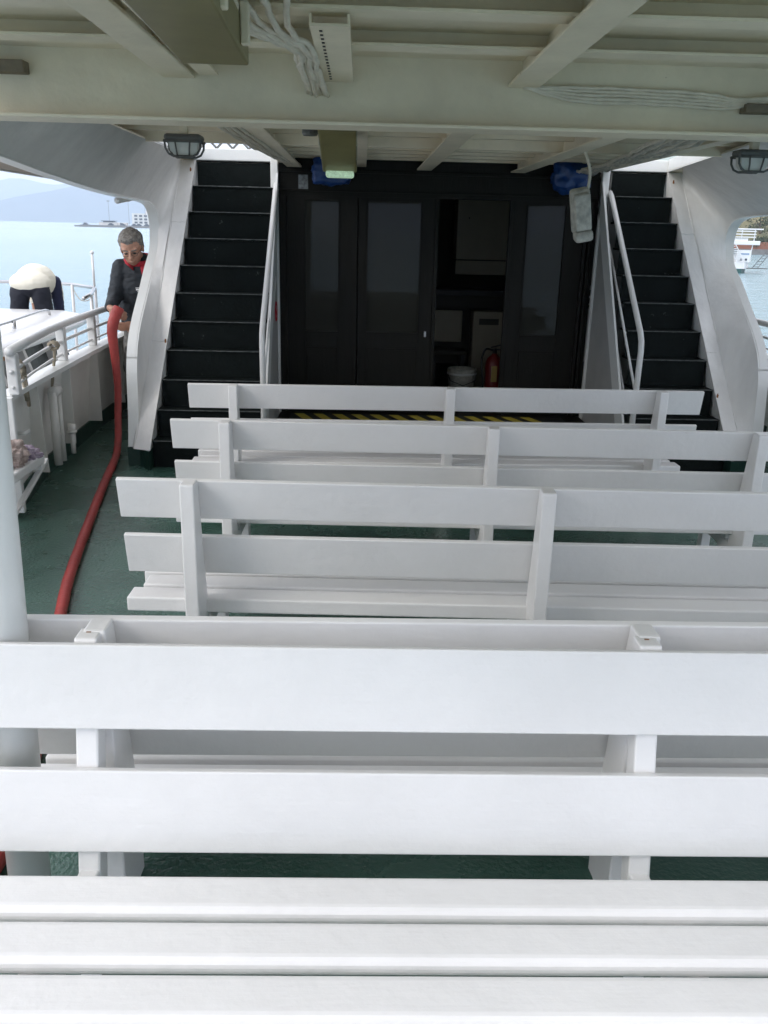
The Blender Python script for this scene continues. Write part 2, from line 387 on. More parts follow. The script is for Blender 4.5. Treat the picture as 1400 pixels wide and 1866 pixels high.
for x in (96.4,98.5,100.5): MB().box((x,213.9,1.2),(x+1,214.1,2.8)).build('window','far_dark',t)

# moored double-deck boat on the right
Y0 = 92
t = thing('passenger_boat',(34,Y0,WZ),'white two-deck passenger boat moored off the right shore with open stern stairs','boat')
hp = [(28,Y0-2.2),(40.6,Y0-2.2),(41.4,Y0-1.2),(41.4,Y0+1.2),(40.6,Y0+2.2),(28,Y0+2.2),(24,Y0)]
MB().prism([(x,y,WZ-.3) for x,y in hp],(0,0,.75)).build('hull_bottom','hullgreen',t)
MB().prism([(x*1.0+(.25 if x>40 else -.2),y,WZ+.451) for x,y in hp],(0,0,.62)).build('hull','white',t)
MB().box((28,Y0-1.9,-.55),(38.6,Y0+1.9,.95),.08).build('lower_cabin','far_dark',t)
MB().box((40.0,Y0-2.0,-.63),(41.5,Y0-.4,.55),.05).build('stern_locker','white',t)
for x in (40.4,40.9): MB().box((x,Y0-2.04,-.45),(x+.2,Y0-2.0,-.25)).build('porthole','far_dark',t)
MB().box((40.35,Y0-2.05,.12),(41.25,Y0-2.0,.26)).build('name_stripe',mat('dim_blue',(.25,.35,.5)),t)
MB().box((26,Y0-2.3,1.05),(42.1,Y0+2.3,1.45),.05).build('upper_deck','white',t)
for z in (1.75,2.02,2.3): MB().box((26,Y0-2.25,z),(41.6,Y0-2.17,z+.10)).build('railing','white',t)
MB().box((28,Y0-2.1,1.452),(40.9,Y0+2.1,1.7)).build('seat_row','white',t)
MB().box((25,Y0-2.2,2.5),(42.3,Y0+2.2,2.62),.03).build('awning','white',t)
for x in (39,40.2,41.5): MB().tube([(x,Y0-2.1,1.45),(x,Y0-2.1,2.5)],.05,6).build('awning_post','white',t)
st = MB()
for q in (0,.8): st.bar((38.7+q*1.0,Y0-2.4,1.2),(40.1+q*1.0-.2,Y0-2.4,-.5),.07,.07)
for k in range(8): f=k/8; st.bar((38.7+1.4*f,Y0-2.4,1.1-1.6*f),(39.4+1.4*f,Y0-2.4,1.1-1.6*f),.05,.05)
st.build('stairs','white',t)
MB().tube([(41.3,Y0-2,-.6),(41.5,Y0-2,1.1)],.05,6).build('stern_post','white',t)
gw = MB()
for q in (0,.55): gw.bar((42.0+q,Y0-1.5,-1.15),(43.1+q,Y0-1.5,.35),.05,.05)
for k in range(6): gw.bar((42.1+k*.2,Y0-1.5,-1.05+k*.27),(42.6+k*.2,Y0-1.5,-1.05+k*.27),.04,.04)
gw.box((41.4,Y0-1.9,-1.24),(43.4,Y0-1.1,-1.16)); gw.build('gangway','cagegrey',t)

for ch in t.children: ch.data.transform(Matrix.Translation((-2.35,0,0)))

# ------------------------------------------------------------------ our ferry: deck and hull
side = [(-4.0,2.72),(4.97,2.70),(6,2.80),(7,2.865),(8,2.87),(9.5,2.74),(11,2.3),(13,1.3),(14.6,.05)]
def deck_poly(z, extra=.13):
    A = [(sx(-1,u+extra), y, z) for y,u in side]; Bq = [(sx(1,u+extra), y, z) for y,u in reversed(side)]
    return A+Bq
tag(MB().prism(deck_poly(-.06),(0,0,.06)).build('deck','deck'), kind='structure')
hb = MB(); top = deck_poly(-.061,.16); low = [(XC+(x-XC)*.86, y*.97, WZ-.6) for x,y,z in top]
A = [hb.bm.verts.new(p) for p in top]; Bv = [hb.bm.verts.new(p) for p in low]
for i in range(len(A)): hb.bm.faces.new((A[i],A[(i+1)%len(A)],Bv[(i+1)%len(A)],Bv[i]))
hb.bm.faces.new(Bv[::-1]); hb.bm.faces.new(A)
tag(hb.build('ferry_hull','white'), 'white hull of the ferry under its green deck', 'ship hull')

# bulwarks with rails, one each side
def bulwark(s):
    lab = 'white bulwark with tubular rail on the left side passage' if s<0 else 'white bulwark and rail outside the right opening'
    t = thing('bulwark', (sx(s,2.7),5,0), lab, 'bulwark', None)
    pts = [(4.97,2.70),(5.5,2.75),(6,2.785),(6.5,2.81),(7,2.83),(7.5,2.845),(8,2.85),(8.8,2.82),(9.5,2.74),(10.3,2.55),(11,2.3),(12,1.85),(13,1.3),(14.5,.12)]
    def q(y,u,du,z): return (sx(s,u+du),y,z)
    def zc(y): return .715+(.0 if y<9 else .03*(y-9))
    def dr(y): return -.055+(y-4.97)*.055 if y<6.2 else .015
    def df(y): return min(.08,max(.02,.02+(y-5)*.06)) if y<9 else .03
    MB().strip([q(y,u,df(y),.13) for y,u in pts],[q(y,u,.02,zc(y)) for y,u in pts],(s*.05,0,0)).build('plate','bulwark',t)
    MB().strip([q(y,u,df(y)-.012,0.002) for y,u in pts],[q(y,u,df(y)-.012,.13) for y,u in pts],(s*.07,0,0)).build('foot_band','foot',t)
    MB().strip([q(y,u,-.045-.03*min(1,max(0,y-5)),zc(y)) for y,u in pts],[q(y,u,.045,zc(y)) for y,u in pts],(0,0,.03)).build('cap','paint',t)
    MB().tube([q(y,u,dr(y),.995+(0 if y<9 else .03*(y-9))) for y,u in pts],.027,12).build('top_rail','tube',t,True)
    for f in (.1,.17):
        MB().tube([q(y,u,dr(y),zc(y)+(.075 if f<.15 else .165)) for y,u in pts],.009 if f<.15 else .013,8).build('middle_rail','tube',t,True)
    for y in (5.0,6.35,7.2,8.2,9.3,10.6,12.0):
        u = [a for a in pts if a[0]<=y+.3][-1][1]
        for (ya,ua),(yb,ub) in zip(pts,pts[1:]):
            if ya<=y<=yb: u = ua+(ub-ua)*(y-ya)/(yb-ya)
        MB().box((sx(s,u+dr(y))-.030,y-.012,zc(y)+.03),(sx(s,u+dr(y))+.030,y+.05,.98),.008).build('rail_post','tube',t)
    for y in (5.55,6.35,7.15,7.95,8.75):
        for (ya,ua),(yb,ub) in zip(pts,pts[1:]):
            if ya<=y<=yb: u = ua+(ub-ua)*(y-ya)/(yb-ya)
        x = sx(s,u)
        MB().prism([(x+s*df(y),y,.13),(x+s*(df(y)-.11),y,.13),(x-s*.03,y,zc(y)-.002),(x+s*.02,y,zc(y)-.002)],(0,.012,0)).build('stiffener','bulwark',t)
    # end plate with hook
    x = sx(s,2.70)
    MB().box((min(x-s*.06,x+s*.11),4.93,.05),(max(x-s*.06,x+s*.11),4.969,.74),.006).build('end_plate','paint',t)
    MB().ball((x+s*.02,4.915,.56),.016).build('knob','chrome',t,True)
    MB().tube([(x-s*.01,5.08,.50),(x-s*.055,5.08,.50),(x-s*.06,5.13,.505)],.012,8).build('hook','tube',t,True)
    if s<0:
        for (y,z1,r) in ((5.86,.60,.028),(5.97,.60,.020)):
            u=2.79; MB().tube([(sx(s,u)+.05,y,.10),(sx(s,u)+.05,y,z1)],r,12).build('vent_pipe','bulwark',t,True)
        MB().tube([(sx(s,2.79)+.05,5.86,.60),(sx(s,2.79)+.05,5.97,.60)],.036,12).build('pipe_cap','bulwark',t,True)
        MB().tube([(sx(s,2.8)+.05,6.22,.09),(sx(s,2.8)+.05,6.22,.24)],.018,10).tube([(sx(s,2.8)+.05,6.22,.24),(sx(s,2.8)+.05,6.22,.31)],.028,10).tube([(sx(s,2.8)+.05,6.22,.245),(sx(s,2.8)+.05,6.22,.26)],.036,10).build('filler_pipe','bulwark',t,True)
        MB().box((-2.03,4.958,.945),(-2.005,4.972,.968),.004).build('rust_spot','rust',t)
    return t
bulwark(-1); bulwark(1)
# ropes tied on the left rail
rp_ = []
for k in range(26):
    a = k/25*2*math.pi*3; rp_.append((-2.05+.035*math.cos(a), 5.22+.012*k/25+.03*k/25, .86+.05*math.sin(a)))
tag(MB().tube(rp_+[(-2.03,5.30,.80),(-2.035,5.33,.62),(-2.05,5.36,.755)],.012,8).tube([(-2.03,5.24,.88),(-2.02,5.25,.75),(-2.025,5.28,.66)],.012,8).build('mooring_rope','rope',None,True), 'beige rope knotted on the left rail near its end post', 'rope')
rp_ = [(-2.10+.03*math.cos(k*.9), 6.02+.003*k, .89+.025*math.sin(k*.9)) for k in range(20)]+[(-2.12,6.1,.80),(-2.15,6.08,.6)]
tag(MB().tube(rp_,.011,8).build('lashing_rope','rope',None,True), 'short brown rope lashed to the middle rail between two posts', 'rope')

# ------------------------------------------------------------------ side frames (arched plates beside the stairs)
curve = [(3.36,2.04),(3.9,2.0),(4.3,1.975),(4.8,1.943),(5.6,1.902),(6.3,1.878),(6.85,1.868),(7.13,1.85),(7.26,1.80),(7.31,1.72),(7.31,1.63),(7.25,1.50),(7.04,1.36),(6.81,1.19),(6.57,1.02),(6.42,.87),(6.345,.70),(6.32,.5),(6.29,.3),(6.25,.14)]
curve = [(a.x,a.y) for a in spline([(y,z,0) for y,z in curve],8)]
def ystair(z): return 6.05+.71*z
def uedge(s,z): return 2.185-.075*z if s<0 else 2.08-.108*z      # outer edge of the stairs, leaning inboard
def utop(s,y): return 2.02 if s<0 else 1.842+max(y-7.6,-2.9)*.14
def side_frame(s):
    lab = 'white curved side frame of the left opening beside the stairs' if s<0 else 'white curved side frame of the right opening beside the stairs'
    t = thing('arched_side_wall',(sx(s,2.285),6.05,0),lab,'wall')
    U = 2.285
    def C(z): return (sx(s,uedge(s,z)+.125), ystair(z)+.03, z)
    i1 = [i for i,(y,z) in enumerate(curve) if y>=6.6][0]; i2 = [i for i,(y,z) in enumerate(curve) if i>i1 and z<=1.66][0]
    # partner line: along the roof, over to the crease, then down the stair cheek
    y1 = curve[i1][0]; top = []; n1 = 14
    path = [(sx(s,utop(s,y1)),y1,2.2),(sx(s,utop(s,7.0)),7.0,2.2),(C(2.2)[0],7.60,2.2)]+[C(2.2-k*(2.2-curve[i2][1])/6) for k in range(1,7)]
    P = [Vector(p) for p in path]; L_ = [0]
    for p,q in zip(P,P[1:]): L_.append(L_[-1]+(q-p).length)
    def along(f):
        d = f*L_[-1]
        for k in range(len(P)-1):
            if d<=L_[k+1]+1e-9: return P[k].lerp(P[k+1],(d-L_[k])/(L_[k+1]-L_[k]))
        return P[-1]
    A=[]; B_=[]
    for i,(y,z) in enumerate(curve):
        A.append((sx(s,U),y,z))
        if i<i1: B_.append((sx(s,utop(s,y)),y,2.2))
        elif i<=i2: B_.append(tuple(along((i-i1)/(i2-i1))))
        else: B_.append(C(z))
    b = MB(); K = 8; th = Vector((s*.010,0,.004))
    g = [[[b.bm.verts.new(Vector(p).lerp(Vector(q),k/K)+o) for k in range(K+1)] for p,q in zip(A,B_)] for o in (Vector((0,0,0)),th)]
    for q_ in g:
        for i in range(len(A)-1):
            for k in range(K): b.bm.faces.new((q_[i][k],q_[i+1][k],q_[i+1][k+1],q_[i][k+1]))
    b.build('web_plate','plate',t,True)
    MB().strip([(sx(s,U-.002),y,z) for y,z in curve],[(sx(s,U+.075),y,z) for y,z in curve],(0,-.004,-.010)).build('flange','paint',t)
    zs = [.14+k*(2.2-.14)/70 for k in range(71)]; rw = random.Random(5)
    MB().strip([(C(z)[0],C(z)[1]-.002,z) for z in zs],[(sx(s,uedge(s,z)),ystair(z)-.02,z) for z in zs],(0,.03,0)).build('stair_cheek','plate',t)
    MB().tube([(C(z)[0],C(z)[1]-.004,z) for z in zs],[.003+.005*rw.random()**3 for _ in zs],6).build('weld_bead','plate',t)
    for zz in (1.72,.86): MB().tube([tuple(Vector(C(zz)).lerp(Vector((sx(s,uedge(s,zz)),ystair(zz)-.02,zz)),f/10)+Vector((0,-.003,.003*math.sin(f*.9)))) for f in range(11)],.003,6).build('weld_seam','plate',t)
    ue = uedge(s,.1)
    MB().prism([(sx(s,U+.078),6.235,.002),(sx(s,U-.01),6.235,.002),(sx(s,ue),6.10,.002),(sx(s,ue),6.26,.002),(sx(s,U+.078),6.36,.002)],(0,0,.137)).build('foot','foot',t)
    MB().strip([(sx(s,utop(s,y)),y,2.203) for y in (5.945,6.5,7.05,7.595)],[(sx(s,utop(s,y)),y,2.30) for y in (5.945,6.5,7.05,7.595)],(s*.02,0,0)).build('opening_coaming','paint',t)
    return t
side_frame(-1); side_frame(1)
def blotch(name, c, n, r_, label, seed, mname='rust'):
    n = Vector(n).normalized(); v = Vector((0,0,1)); v = (v-n*v.dot(n)).normalized()*1.7; u = n.cross(v).normalized()*.55; b = MB(); c = Vector(c)
    P = [c+(u*math.cos(a*.35)*(1+.45*noise.noise(Vector((a*.7,seed,0))))+v*math.sin(a*.35)*(1+.45*noise.noise(Vector((a*.7,seed,3)))))*r_ for a in range(18)]
    b.prism(P,n*.0015); return b
for s,ch in ((-1,0),(1,1)):
    fr = [o for o in S.objects if o.name.startswith('arched_side_wall')][ch]
    z = .86 if s<0 else .56
    blotch('rust',(sx(s,uedge(s,z)+.012),ystair(z)-.0215,z),(0,-1,.0),.013,'',ch+3).build('rust_patch','rust',fr)
    blotch('rust',(sx(s,uedge(s,2.12)+.03),ystair(2.12)-.015,2.12),(0,-1,0),.012,'',ch+6).build('rust_patch','rust',fr)
tag(MB().tube([(-1.80,6.80,1.855),(-1.74,7.28,1.905)],.023,12).build('signal_horn','tube',None,True),'short white tube sticking out under the left opening arch','tube')

# ------------------------------------------------------------------ stairs
def staircase(s):
    lab = 'steep black ship staircase on the left of the doors' if s<0 else 'steep black ship staircase on the right of the doors'
    t = thing('staircase',(sx(s,1.76),6.05,0),lab,'stairs')
    xa, xb = sorted((sx(s,1.395),sx(s,2.125)))
    for k in range(1,12):
        z = .2*k; y = 6.05+.142*k
        xa, xb = sorted((sx(s,1.395),sx(s,uedge(s,z))))
        if k<11: MB().box((xa+.002,y,z-.014),(xb-.002,y+.22,z),.003).build('tread','stair',t)
        MB().box((xa+.003,y+.012,z-.2),(xb-.003,y+.027,z-.0145)).build('riser','stair',t)
        n = MB(); m_ = 40; pa=[]; 
        for q in range(m_+1):
            xx = xa+.004+(xb-xa-.008)*q/m_; pa.append((xx, y-.002+.002*noise.noise(Vector((xx*30,k,0))), z-.002+.0015*noise.noise(Vector((xx*25,k,7)))))
        n.tube(pa,.0035,5).build('nosing_strip','nosing',t)
    zz_ = [.14,.5,1.0,1.5,2.19]
    MB().strip([(sx(s,uedge(s,z)+.003),ystair(z)+.02,z) for z in zz_],[(sx(s,uedge(s,z)+.003),7.655,z) for z in zz_],(s*.01,0,0)).build('outer_side','paint',t)
    # inner side: triangular skirt and stringer
    xi = sx(s,1.385 if s<0 else 1.325)
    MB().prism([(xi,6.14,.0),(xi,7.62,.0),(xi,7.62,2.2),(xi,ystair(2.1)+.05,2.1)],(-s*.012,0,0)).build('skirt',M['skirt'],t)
    MB().strip([(xi-s*.03,6.05+.02,.02),(xi-s*.03,7.55,2.12)],[(xi-s*.03,6.05+.24,.02),(xi-s*.03,7.62,1.93)],(s*.016,0,0)).build('stringer','paint',t)
    # handrail with its two lower bars
    xr = sx(s,1.37); r=.021
    top = [(xr,7.56,2.03),(xr,7.5,2.0),(xr,6.36,1.03),(xr,6.315,.97),(xr,6.30,.90),(xr,6.32,0.0)]
    MB().tube([Vector(p) for p in top],r,14).build('handrail','tube',t,True)
    MB().tube([(xr,7.42,1.62),(xr,6.33,.60)],.010,8).build('lower_bar','tube',t,True)
    MB().box_at((xr,6.93,.86),Matrix.Rotation(math.atan2(.98,.98)*1.0,3,'X'),(.012,1.25,.035)).build('flat_bar','tube',t)
    # newel
    MB().box((xi-.030,7.545,0),(xi+.030,7.60,2.24),.006).build('corner_post','paint',t)
    # landing coaming at the top
    MB().box((xa-.02,7.60,2.2),(xb+.02,7.68,2.29),.006).build('coaming','paint',t)
    return t
staircase(-1); staircase(1)

# ------------------------------------------------------------------ roof
RZ = 2.27
t = thing('canopy_roof',(XC,3,RZ),'off-white painted steel roof with beams over the benches','roof')
MB().box((sx(-1,2.285)-.02,.40,RZ),(sx(1,2.285)+.02,5.93,RZ+.06)).box((sx(-1,1.34),5.93,RZ),(sx(1,1.33),7.64,RZ+.06)).build('deckhead','ceil',t)  # unseen aft end stretched back behind the view to shade the nearest bench
for s in (-1,1):
    xa,xb = sorted((sx(s,2.31),sx(s,2.95)))
    MB().strip([(sx(s,utop(s,y)),y,2.208) for y in (3.4,4.7,7.6,9.5)],[(sx(s,2.32),y,2.208) for y in (3.4,4.7,7.6,9.5)],(0,0,.005)).build('side_deckhead','ceil',t)
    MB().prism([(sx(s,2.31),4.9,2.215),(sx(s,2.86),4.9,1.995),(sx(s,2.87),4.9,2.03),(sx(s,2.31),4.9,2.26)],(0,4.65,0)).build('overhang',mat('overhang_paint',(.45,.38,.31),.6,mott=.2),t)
    xe = sx(s,2.88); MB().box((xe-.012,4.89,1.985),(xe+.012,9.56,2.10),.004).build('edge_trim','paint',t)
bm_ = MB().box((sx(-1,2.26),3.36,2.05),(sx(1,2.26),3.372,RZ),0); bm_.build('beam_web','ceil',t)
MB().box((sx(-1,2.26),3.28,2.040),(sx(1,2.26),3.45,2.052),.003).build('beam_flange','ceil',t)
MB().box((sx(-1,2.28),.40,2.10),(sx(1,2.28),.45,RZ),.004).build('edge_beam','ceil',t)
# longitudinal beams
def lbeam(x, y0, y1, wz=2.16, w=.11, web=.012):
    b = MB().box((x-w/2,y0,wz),(x+w/2,y1,wz+.012),.003).box((x-web/2,y0,wz+.012),(x+web/2,y1,RZ)); b.build('girder','ceil',t)
for x in (-.645,.56,1.75,): lbeam(x,.45,3.36,2.185)
MB().box((-.565,1.8,2.188),(-.50,3.30,2.196)).build('flat_bar','ceil',t)
for x in (-.56,.50,1.27): lbeam(x,3.372,7.60,2.165,.12)
lbeam(-.02,3.372,7.6,2.18,.09)
for s in (-1,1):
    x = sx(s,1.30); MB().box((x-.045,5.9,2.195),(x+.045,7.60,2.207)).box((x-.006,3.4,2.207),(x+.006,7.60,RZ)).box((x-.045,3.4,2.195),(x+.045,5.9,2.207)).build('girder','ceil',t)
for y in (.85,1.25,1.66,2.05,2.42,2.86): MB().box((sx(-1,2.26),y,2.215),(sx(1,2.26),y+.09,2.223)).box((sx(-1,2.26),y+.08,2.223),(sx(1,2.26),y+.09,RZ)).build('stiffener','ceil',t)
y = 3.75
while y < 7.5:
    lim = 2.26 if y<5.8 else 1.33
    MB().box((sx(-1,lim),y,2.235),(sx(1,lim),y+.006,RZ)).box((sx(-1,lim),y,2.229),(sx(1,lim),y+.05,2.235)).build('stiffener','ceil',t); y += .31
MB().box((sx(-1,2.285),5.90,2.19),(sx(1,2.285),5.94,RZ-.001),.003).build('stiffener','ceil',t)
# cable bundles
def cable(pts, r, jit=.006, name='cable'):
    P = spline(pts,7); P = [p_+Vector((random.uniform(-jit,jit),random.uniform(-jit,jit),random.uniform(-jit,jit))) for p_ in P]
    return MB().tube(P,r,7)
cb = thing('cable_bundle',(-.25,3.2,2.2),'bundle of thick white-painted cables beside the perforated tray','cables')
for k in range(6):
    cable([(-.125-.014*k,3.34,2.14+.005*(k%3)),(-.145-.012*k,3.0,2.17+.006*(k%2)),(-.15-.012*k,2.75,2.18),(-.20-.03*k,2.5,2.19),(-.16-.07*k,2.1,2.2)],.0085,.004).build('cable','cable',cb,True)
tr = thing('cable_tray',(-.09,2.9,2.2),'perforated grey-white cable tray under the roof','cable tray')
MB().box((-.135,2.45,2.182),(-.045,3.33,2.188)).box((-.045,2.45,2.182),(-.039,3.33,2.21)).box((-.141,2.45,2.182),(-.135,3.33,2.21)).build('tray','ceil',tr)
hl = MB()
for k in range(16): hl.box((-.118,2.5+k*.05,2.1795),(-.110,2.512+k*.05,2.1815))
hl.build('slots','black',tr)
cb2 = thing('cable_run',(.9,3.3,2.18),'flat run of white-painted cables on the big beam right side','cables')
for k in range(5):
    cable([(.56,3.34,2.185),(.75,3.345,2.19-.011*k),(1.0,3.345,2.188-.011*k),(1.22,3.345,2.18-.011*k),(1.33,3.33,2.165-.006*k),(1.55,3.30,2.18)],.0065,.0015).build('cable','cable',cb2,True)
cb3 = thing('peeling_cables',(1.5,6,2.14),'grimy tangle of cables along the right stair opening','cables')
for k in range(8):
    cable([(1.42+.035*k,4.2,2.17),(1.50+.03*k,5.0,2.15),(1.58+.02*k,5.9,2.145),(1.66+.02*k,6.9,2.16),(1.72+.02*k,7.5,2.17)],.011+.003*(k%2),.010).build('cable',('cable','grimy')[k%2],cb3,True)
cb4 = thing('loose_cables',(-.7,6,2.16),'loose cables painted over along the left stair opening','cables')
for k in range(4):
    cable([(-.72+.03*k,4.2,2.17),(-.68+.03*k,5.6,2.16),(-.62+.02*k,6.8,2.17),(-.60+.03*k,7.5,2.18)],.010,.006).build('cable','cable',cb4,True)
# clips / small brackets on the beam
tag(MB().box((-1.33,3.30,2.18),(-1.16,3.36,2.22),.004).build('beam_bracket',mat('brown_grime',(.24,.20,.14),.7,mott=.4,mscale=14)),'brown metal bracket fixed on the big beam left end','bracket')
tag(MB().box((1.34,3.30,2.12),(1.55,3.36,2.15),.004).build('cable_bracket',mat('brown_grime_dark',(.20,.17,.12),.7,mott=.4,mscale=14)),'dark metal bracket under the cables at the big beam right end','bracket')

# upper deck above: railing with lattice
t = thing('upper_railing',(XC,8.5,2.3),'white lattice railing on the upper deck above the stairs','railing')
MB().box((-2.4,7.68,2.20),(3.75,14,2.25)).build('upper_deck','ceil',t)
for s in (-1,1):
    xa,xb = sorted((sx(s,1.2),sx(s,2.9)))
    MB().tube([(xa,9.4,3.15),(xb,9.4,3.15)],.02,8).tube([(xa,9.4,2.32),(xb,9.4,2.32)],.015,8).build('rail','tube',t,True)
    if s<0:
        lt = MB(); k=0
        while xa+k*.16 < xb:
            x = xa+k*.16; lt.bar((x,9.4,2.3),(x+.42,9.4,2.72),.012,.02); lt.bar((x+.42,9.41,2.3),(x,9.41,2.72),.012,.02); k+=1
        lt.build('lattice','cagegrey',t)
    else:
        MB().box((xa+.75,9.3,2.25),(xa+.80,9.36,3.1)).build('green_post','foot',t)
        MB().box((xa+.2,9.5,2.25),(xb,9.53,3.0)).build('glass_screen',mat('screen',(.5,.58,.56),.1),t)

# ------------------------------------------------------------------ deckhouse front with doors
t = thing('deckhouse',(XC,7.65,0),'dark painted deckhouse front with glazed double doors between the stairs','deckhouse')
Yw = 7.62; xl, xr = -.70, 1.955
MB().box((xl,Yw,1.95),(xr,Yw+.06,2.262)).build('header','wood',t)
MB().box((xl,Yw-.025,2.13),(xr,Yw,2.155),.004).box((xl,Yw-.02,1.985),(xr,Yw,2.0),.003).build('moulding','wood',t)
MB().box((xl,7.18,0.002),(xr,7.6,.15),.006).box((xl,7.6,.002),(xr,7.95,.12)).build('step','wood',t)
# hazard strip
hz = MB().box((-.60,7.19,.151),(1.78,7.50,.153)); hz.build('hazard_strip','black',t)
hy = MB()
x = -.57
while x < 1.55:
    hy.prism([(x,7.49,.1531),(x+.085,7.49,.1531),(x+.20,7.20,.1531),(x+.115,7.20,.1531)],(0,0,.0008)); x += .165
hy.build('hazard_stripes','yellow',t)
def door_panel(x0,x1,gx0,gx1,y,name,z0=.15,z1=1.955,gz0=.85,gz1=1.92,parent=t):
    d = MB().box((x0,y,z0),(gx0,y+.045,z1),.003).box((gx1,y,z0),(x1,y+.045,z1),.003).box((gx0,y,z0),(gx1,y+.045,gz0),.003).box((gx0,y,gz1),(gx1,y+.045,z1),.003)
    # moulding of the lower recessed panel
    d.box((gx0-.0,y-.010,.70),(gx1,y,.715),.002).box((gx0,y-.010,.26),(gx1,y,.275),.002).box((gx0,y-.010,.275),(gx0+.014,y,.70),.002).box((gx1-.014,y-.010,.275),(gx1,y,.70),.002)
    f = MB().box((gx0-.012,y-.008,gz0-.012),(gx1+.012,y,gz0)).box((gx0-.012,y-.008,gz1),(gx1+.012,y,gz1+.012)).box((gx0-.012,y-.008,gz0),(gx0,y,gz1)).box((gx1,y-.008,gz0),(gx1+.012,y,gz1))
    o = d.build(name,'wood',parent)
    f.build('glazing_bead','wood',o)
    MB().box((gx0,y+.018,gz0),(gx1,y+.024,gz1)).build('pane','glass',o)
    return o
door_panel(-.63,-.04,-.479,-.20,Yw+.005,'side_panel')
dl = door_panel(-.03,.61,.05,.49,Yw+.01,'door_leaf')
MB().box((.545,Yw-.03,.82),(.565,Yw+.01,.87),.003).build('latch','chrome',dl)
door_panel(1.27,1.86,1.385,1.70,Yw+.005,'side_panel')
for a,b_,c in ((xl,-.63,.03),(1.86,1.885,.03),(1.895,1.92,.05),(1.93,xr,.02),(.61,.64,0),(1.23,1.27,0)): MB().box((a,Yw-c,.12 if c==0 else .151),(b_,Yw+.05,1.949),.003).build('jamb','wood',t)
# room behind
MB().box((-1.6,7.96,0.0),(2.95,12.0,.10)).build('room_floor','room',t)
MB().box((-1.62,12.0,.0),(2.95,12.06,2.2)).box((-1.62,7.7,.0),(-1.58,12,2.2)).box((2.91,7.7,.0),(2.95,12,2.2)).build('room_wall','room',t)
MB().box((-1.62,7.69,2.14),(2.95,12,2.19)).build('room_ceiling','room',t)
MB().box((-.45-.079,Yw-.004,1.99),(-.45,Yw-.001,2.11)).build('notice','paper',t)
for x,z in ((-.56,.62+.25),(-.10,.86),(.60,.86)): pass
for a,b_ in ((-1.60,-.73),(2.06,2.93)): MB().box((a,7.66,.0),(b_,7.69,2.19)).build('bulkhead','paint',t)

# room contents
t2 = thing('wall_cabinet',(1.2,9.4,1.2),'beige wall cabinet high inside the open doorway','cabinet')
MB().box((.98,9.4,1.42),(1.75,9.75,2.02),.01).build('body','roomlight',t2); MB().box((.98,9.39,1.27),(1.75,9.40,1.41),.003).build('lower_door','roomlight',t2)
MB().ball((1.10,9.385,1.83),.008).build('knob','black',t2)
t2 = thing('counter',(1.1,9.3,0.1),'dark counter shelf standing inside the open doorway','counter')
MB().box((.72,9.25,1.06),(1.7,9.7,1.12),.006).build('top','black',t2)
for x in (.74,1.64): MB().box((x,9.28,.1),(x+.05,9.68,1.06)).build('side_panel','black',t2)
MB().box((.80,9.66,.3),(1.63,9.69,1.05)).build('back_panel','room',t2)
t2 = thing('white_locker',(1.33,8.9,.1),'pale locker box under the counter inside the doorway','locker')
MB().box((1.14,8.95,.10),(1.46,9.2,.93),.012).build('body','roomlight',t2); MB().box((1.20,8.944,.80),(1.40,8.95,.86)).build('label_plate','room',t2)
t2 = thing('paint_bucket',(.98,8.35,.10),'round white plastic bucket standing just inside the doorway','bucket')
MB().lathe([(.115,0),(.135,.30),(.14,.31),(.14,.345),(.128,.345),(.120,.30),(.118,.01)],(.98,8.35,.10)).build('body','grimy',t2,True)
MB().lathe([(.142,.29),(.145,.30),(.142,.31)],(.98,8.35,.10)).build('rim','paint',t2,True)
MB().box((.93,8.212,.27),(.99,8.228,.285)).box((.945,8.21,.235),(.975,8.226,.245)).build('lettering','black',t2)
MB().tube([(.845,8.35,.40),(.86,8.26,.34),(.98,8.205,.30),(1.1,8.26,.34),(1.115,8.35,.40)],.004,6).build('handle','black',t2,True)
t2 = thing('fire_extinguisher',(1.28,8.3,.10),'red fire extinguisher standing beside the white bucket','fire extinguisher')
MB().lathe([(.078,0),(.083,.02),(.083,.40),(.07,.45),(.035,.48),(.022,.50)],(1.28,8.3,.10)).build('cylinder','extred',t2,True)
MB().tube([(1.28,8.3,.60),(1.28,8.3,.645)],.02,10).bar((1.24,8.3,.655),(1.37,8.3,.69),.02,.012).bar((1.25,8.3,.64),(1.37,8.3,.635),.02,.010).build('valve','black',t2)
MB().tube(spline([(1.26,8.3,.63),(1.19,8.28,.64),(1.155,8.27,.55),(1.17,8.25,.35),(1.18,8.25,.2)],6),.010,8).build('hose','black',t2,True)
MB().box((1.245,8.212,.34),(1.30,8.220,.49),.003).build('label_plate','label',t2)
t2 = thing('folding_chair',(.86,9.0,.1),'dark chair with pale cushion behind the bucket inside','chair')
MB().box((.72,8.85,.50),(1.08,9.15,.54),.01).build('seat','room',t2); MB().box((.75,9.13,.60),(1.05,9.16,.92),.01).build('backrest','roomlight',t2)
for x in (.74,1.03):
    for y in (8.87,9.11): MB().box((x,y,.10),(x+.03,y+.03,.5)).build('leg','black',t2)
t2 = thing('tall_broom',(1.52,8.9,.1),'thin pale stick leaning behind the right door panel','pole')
MB().tube([(1.50,8.9,.1),(1.46,9.0,1.6)],.012,8).build('stick','roomlight',t2); MB().box((1.42,8.86,.1),(1.58,8.92,.16),.01).build('brush_head','black',t2)

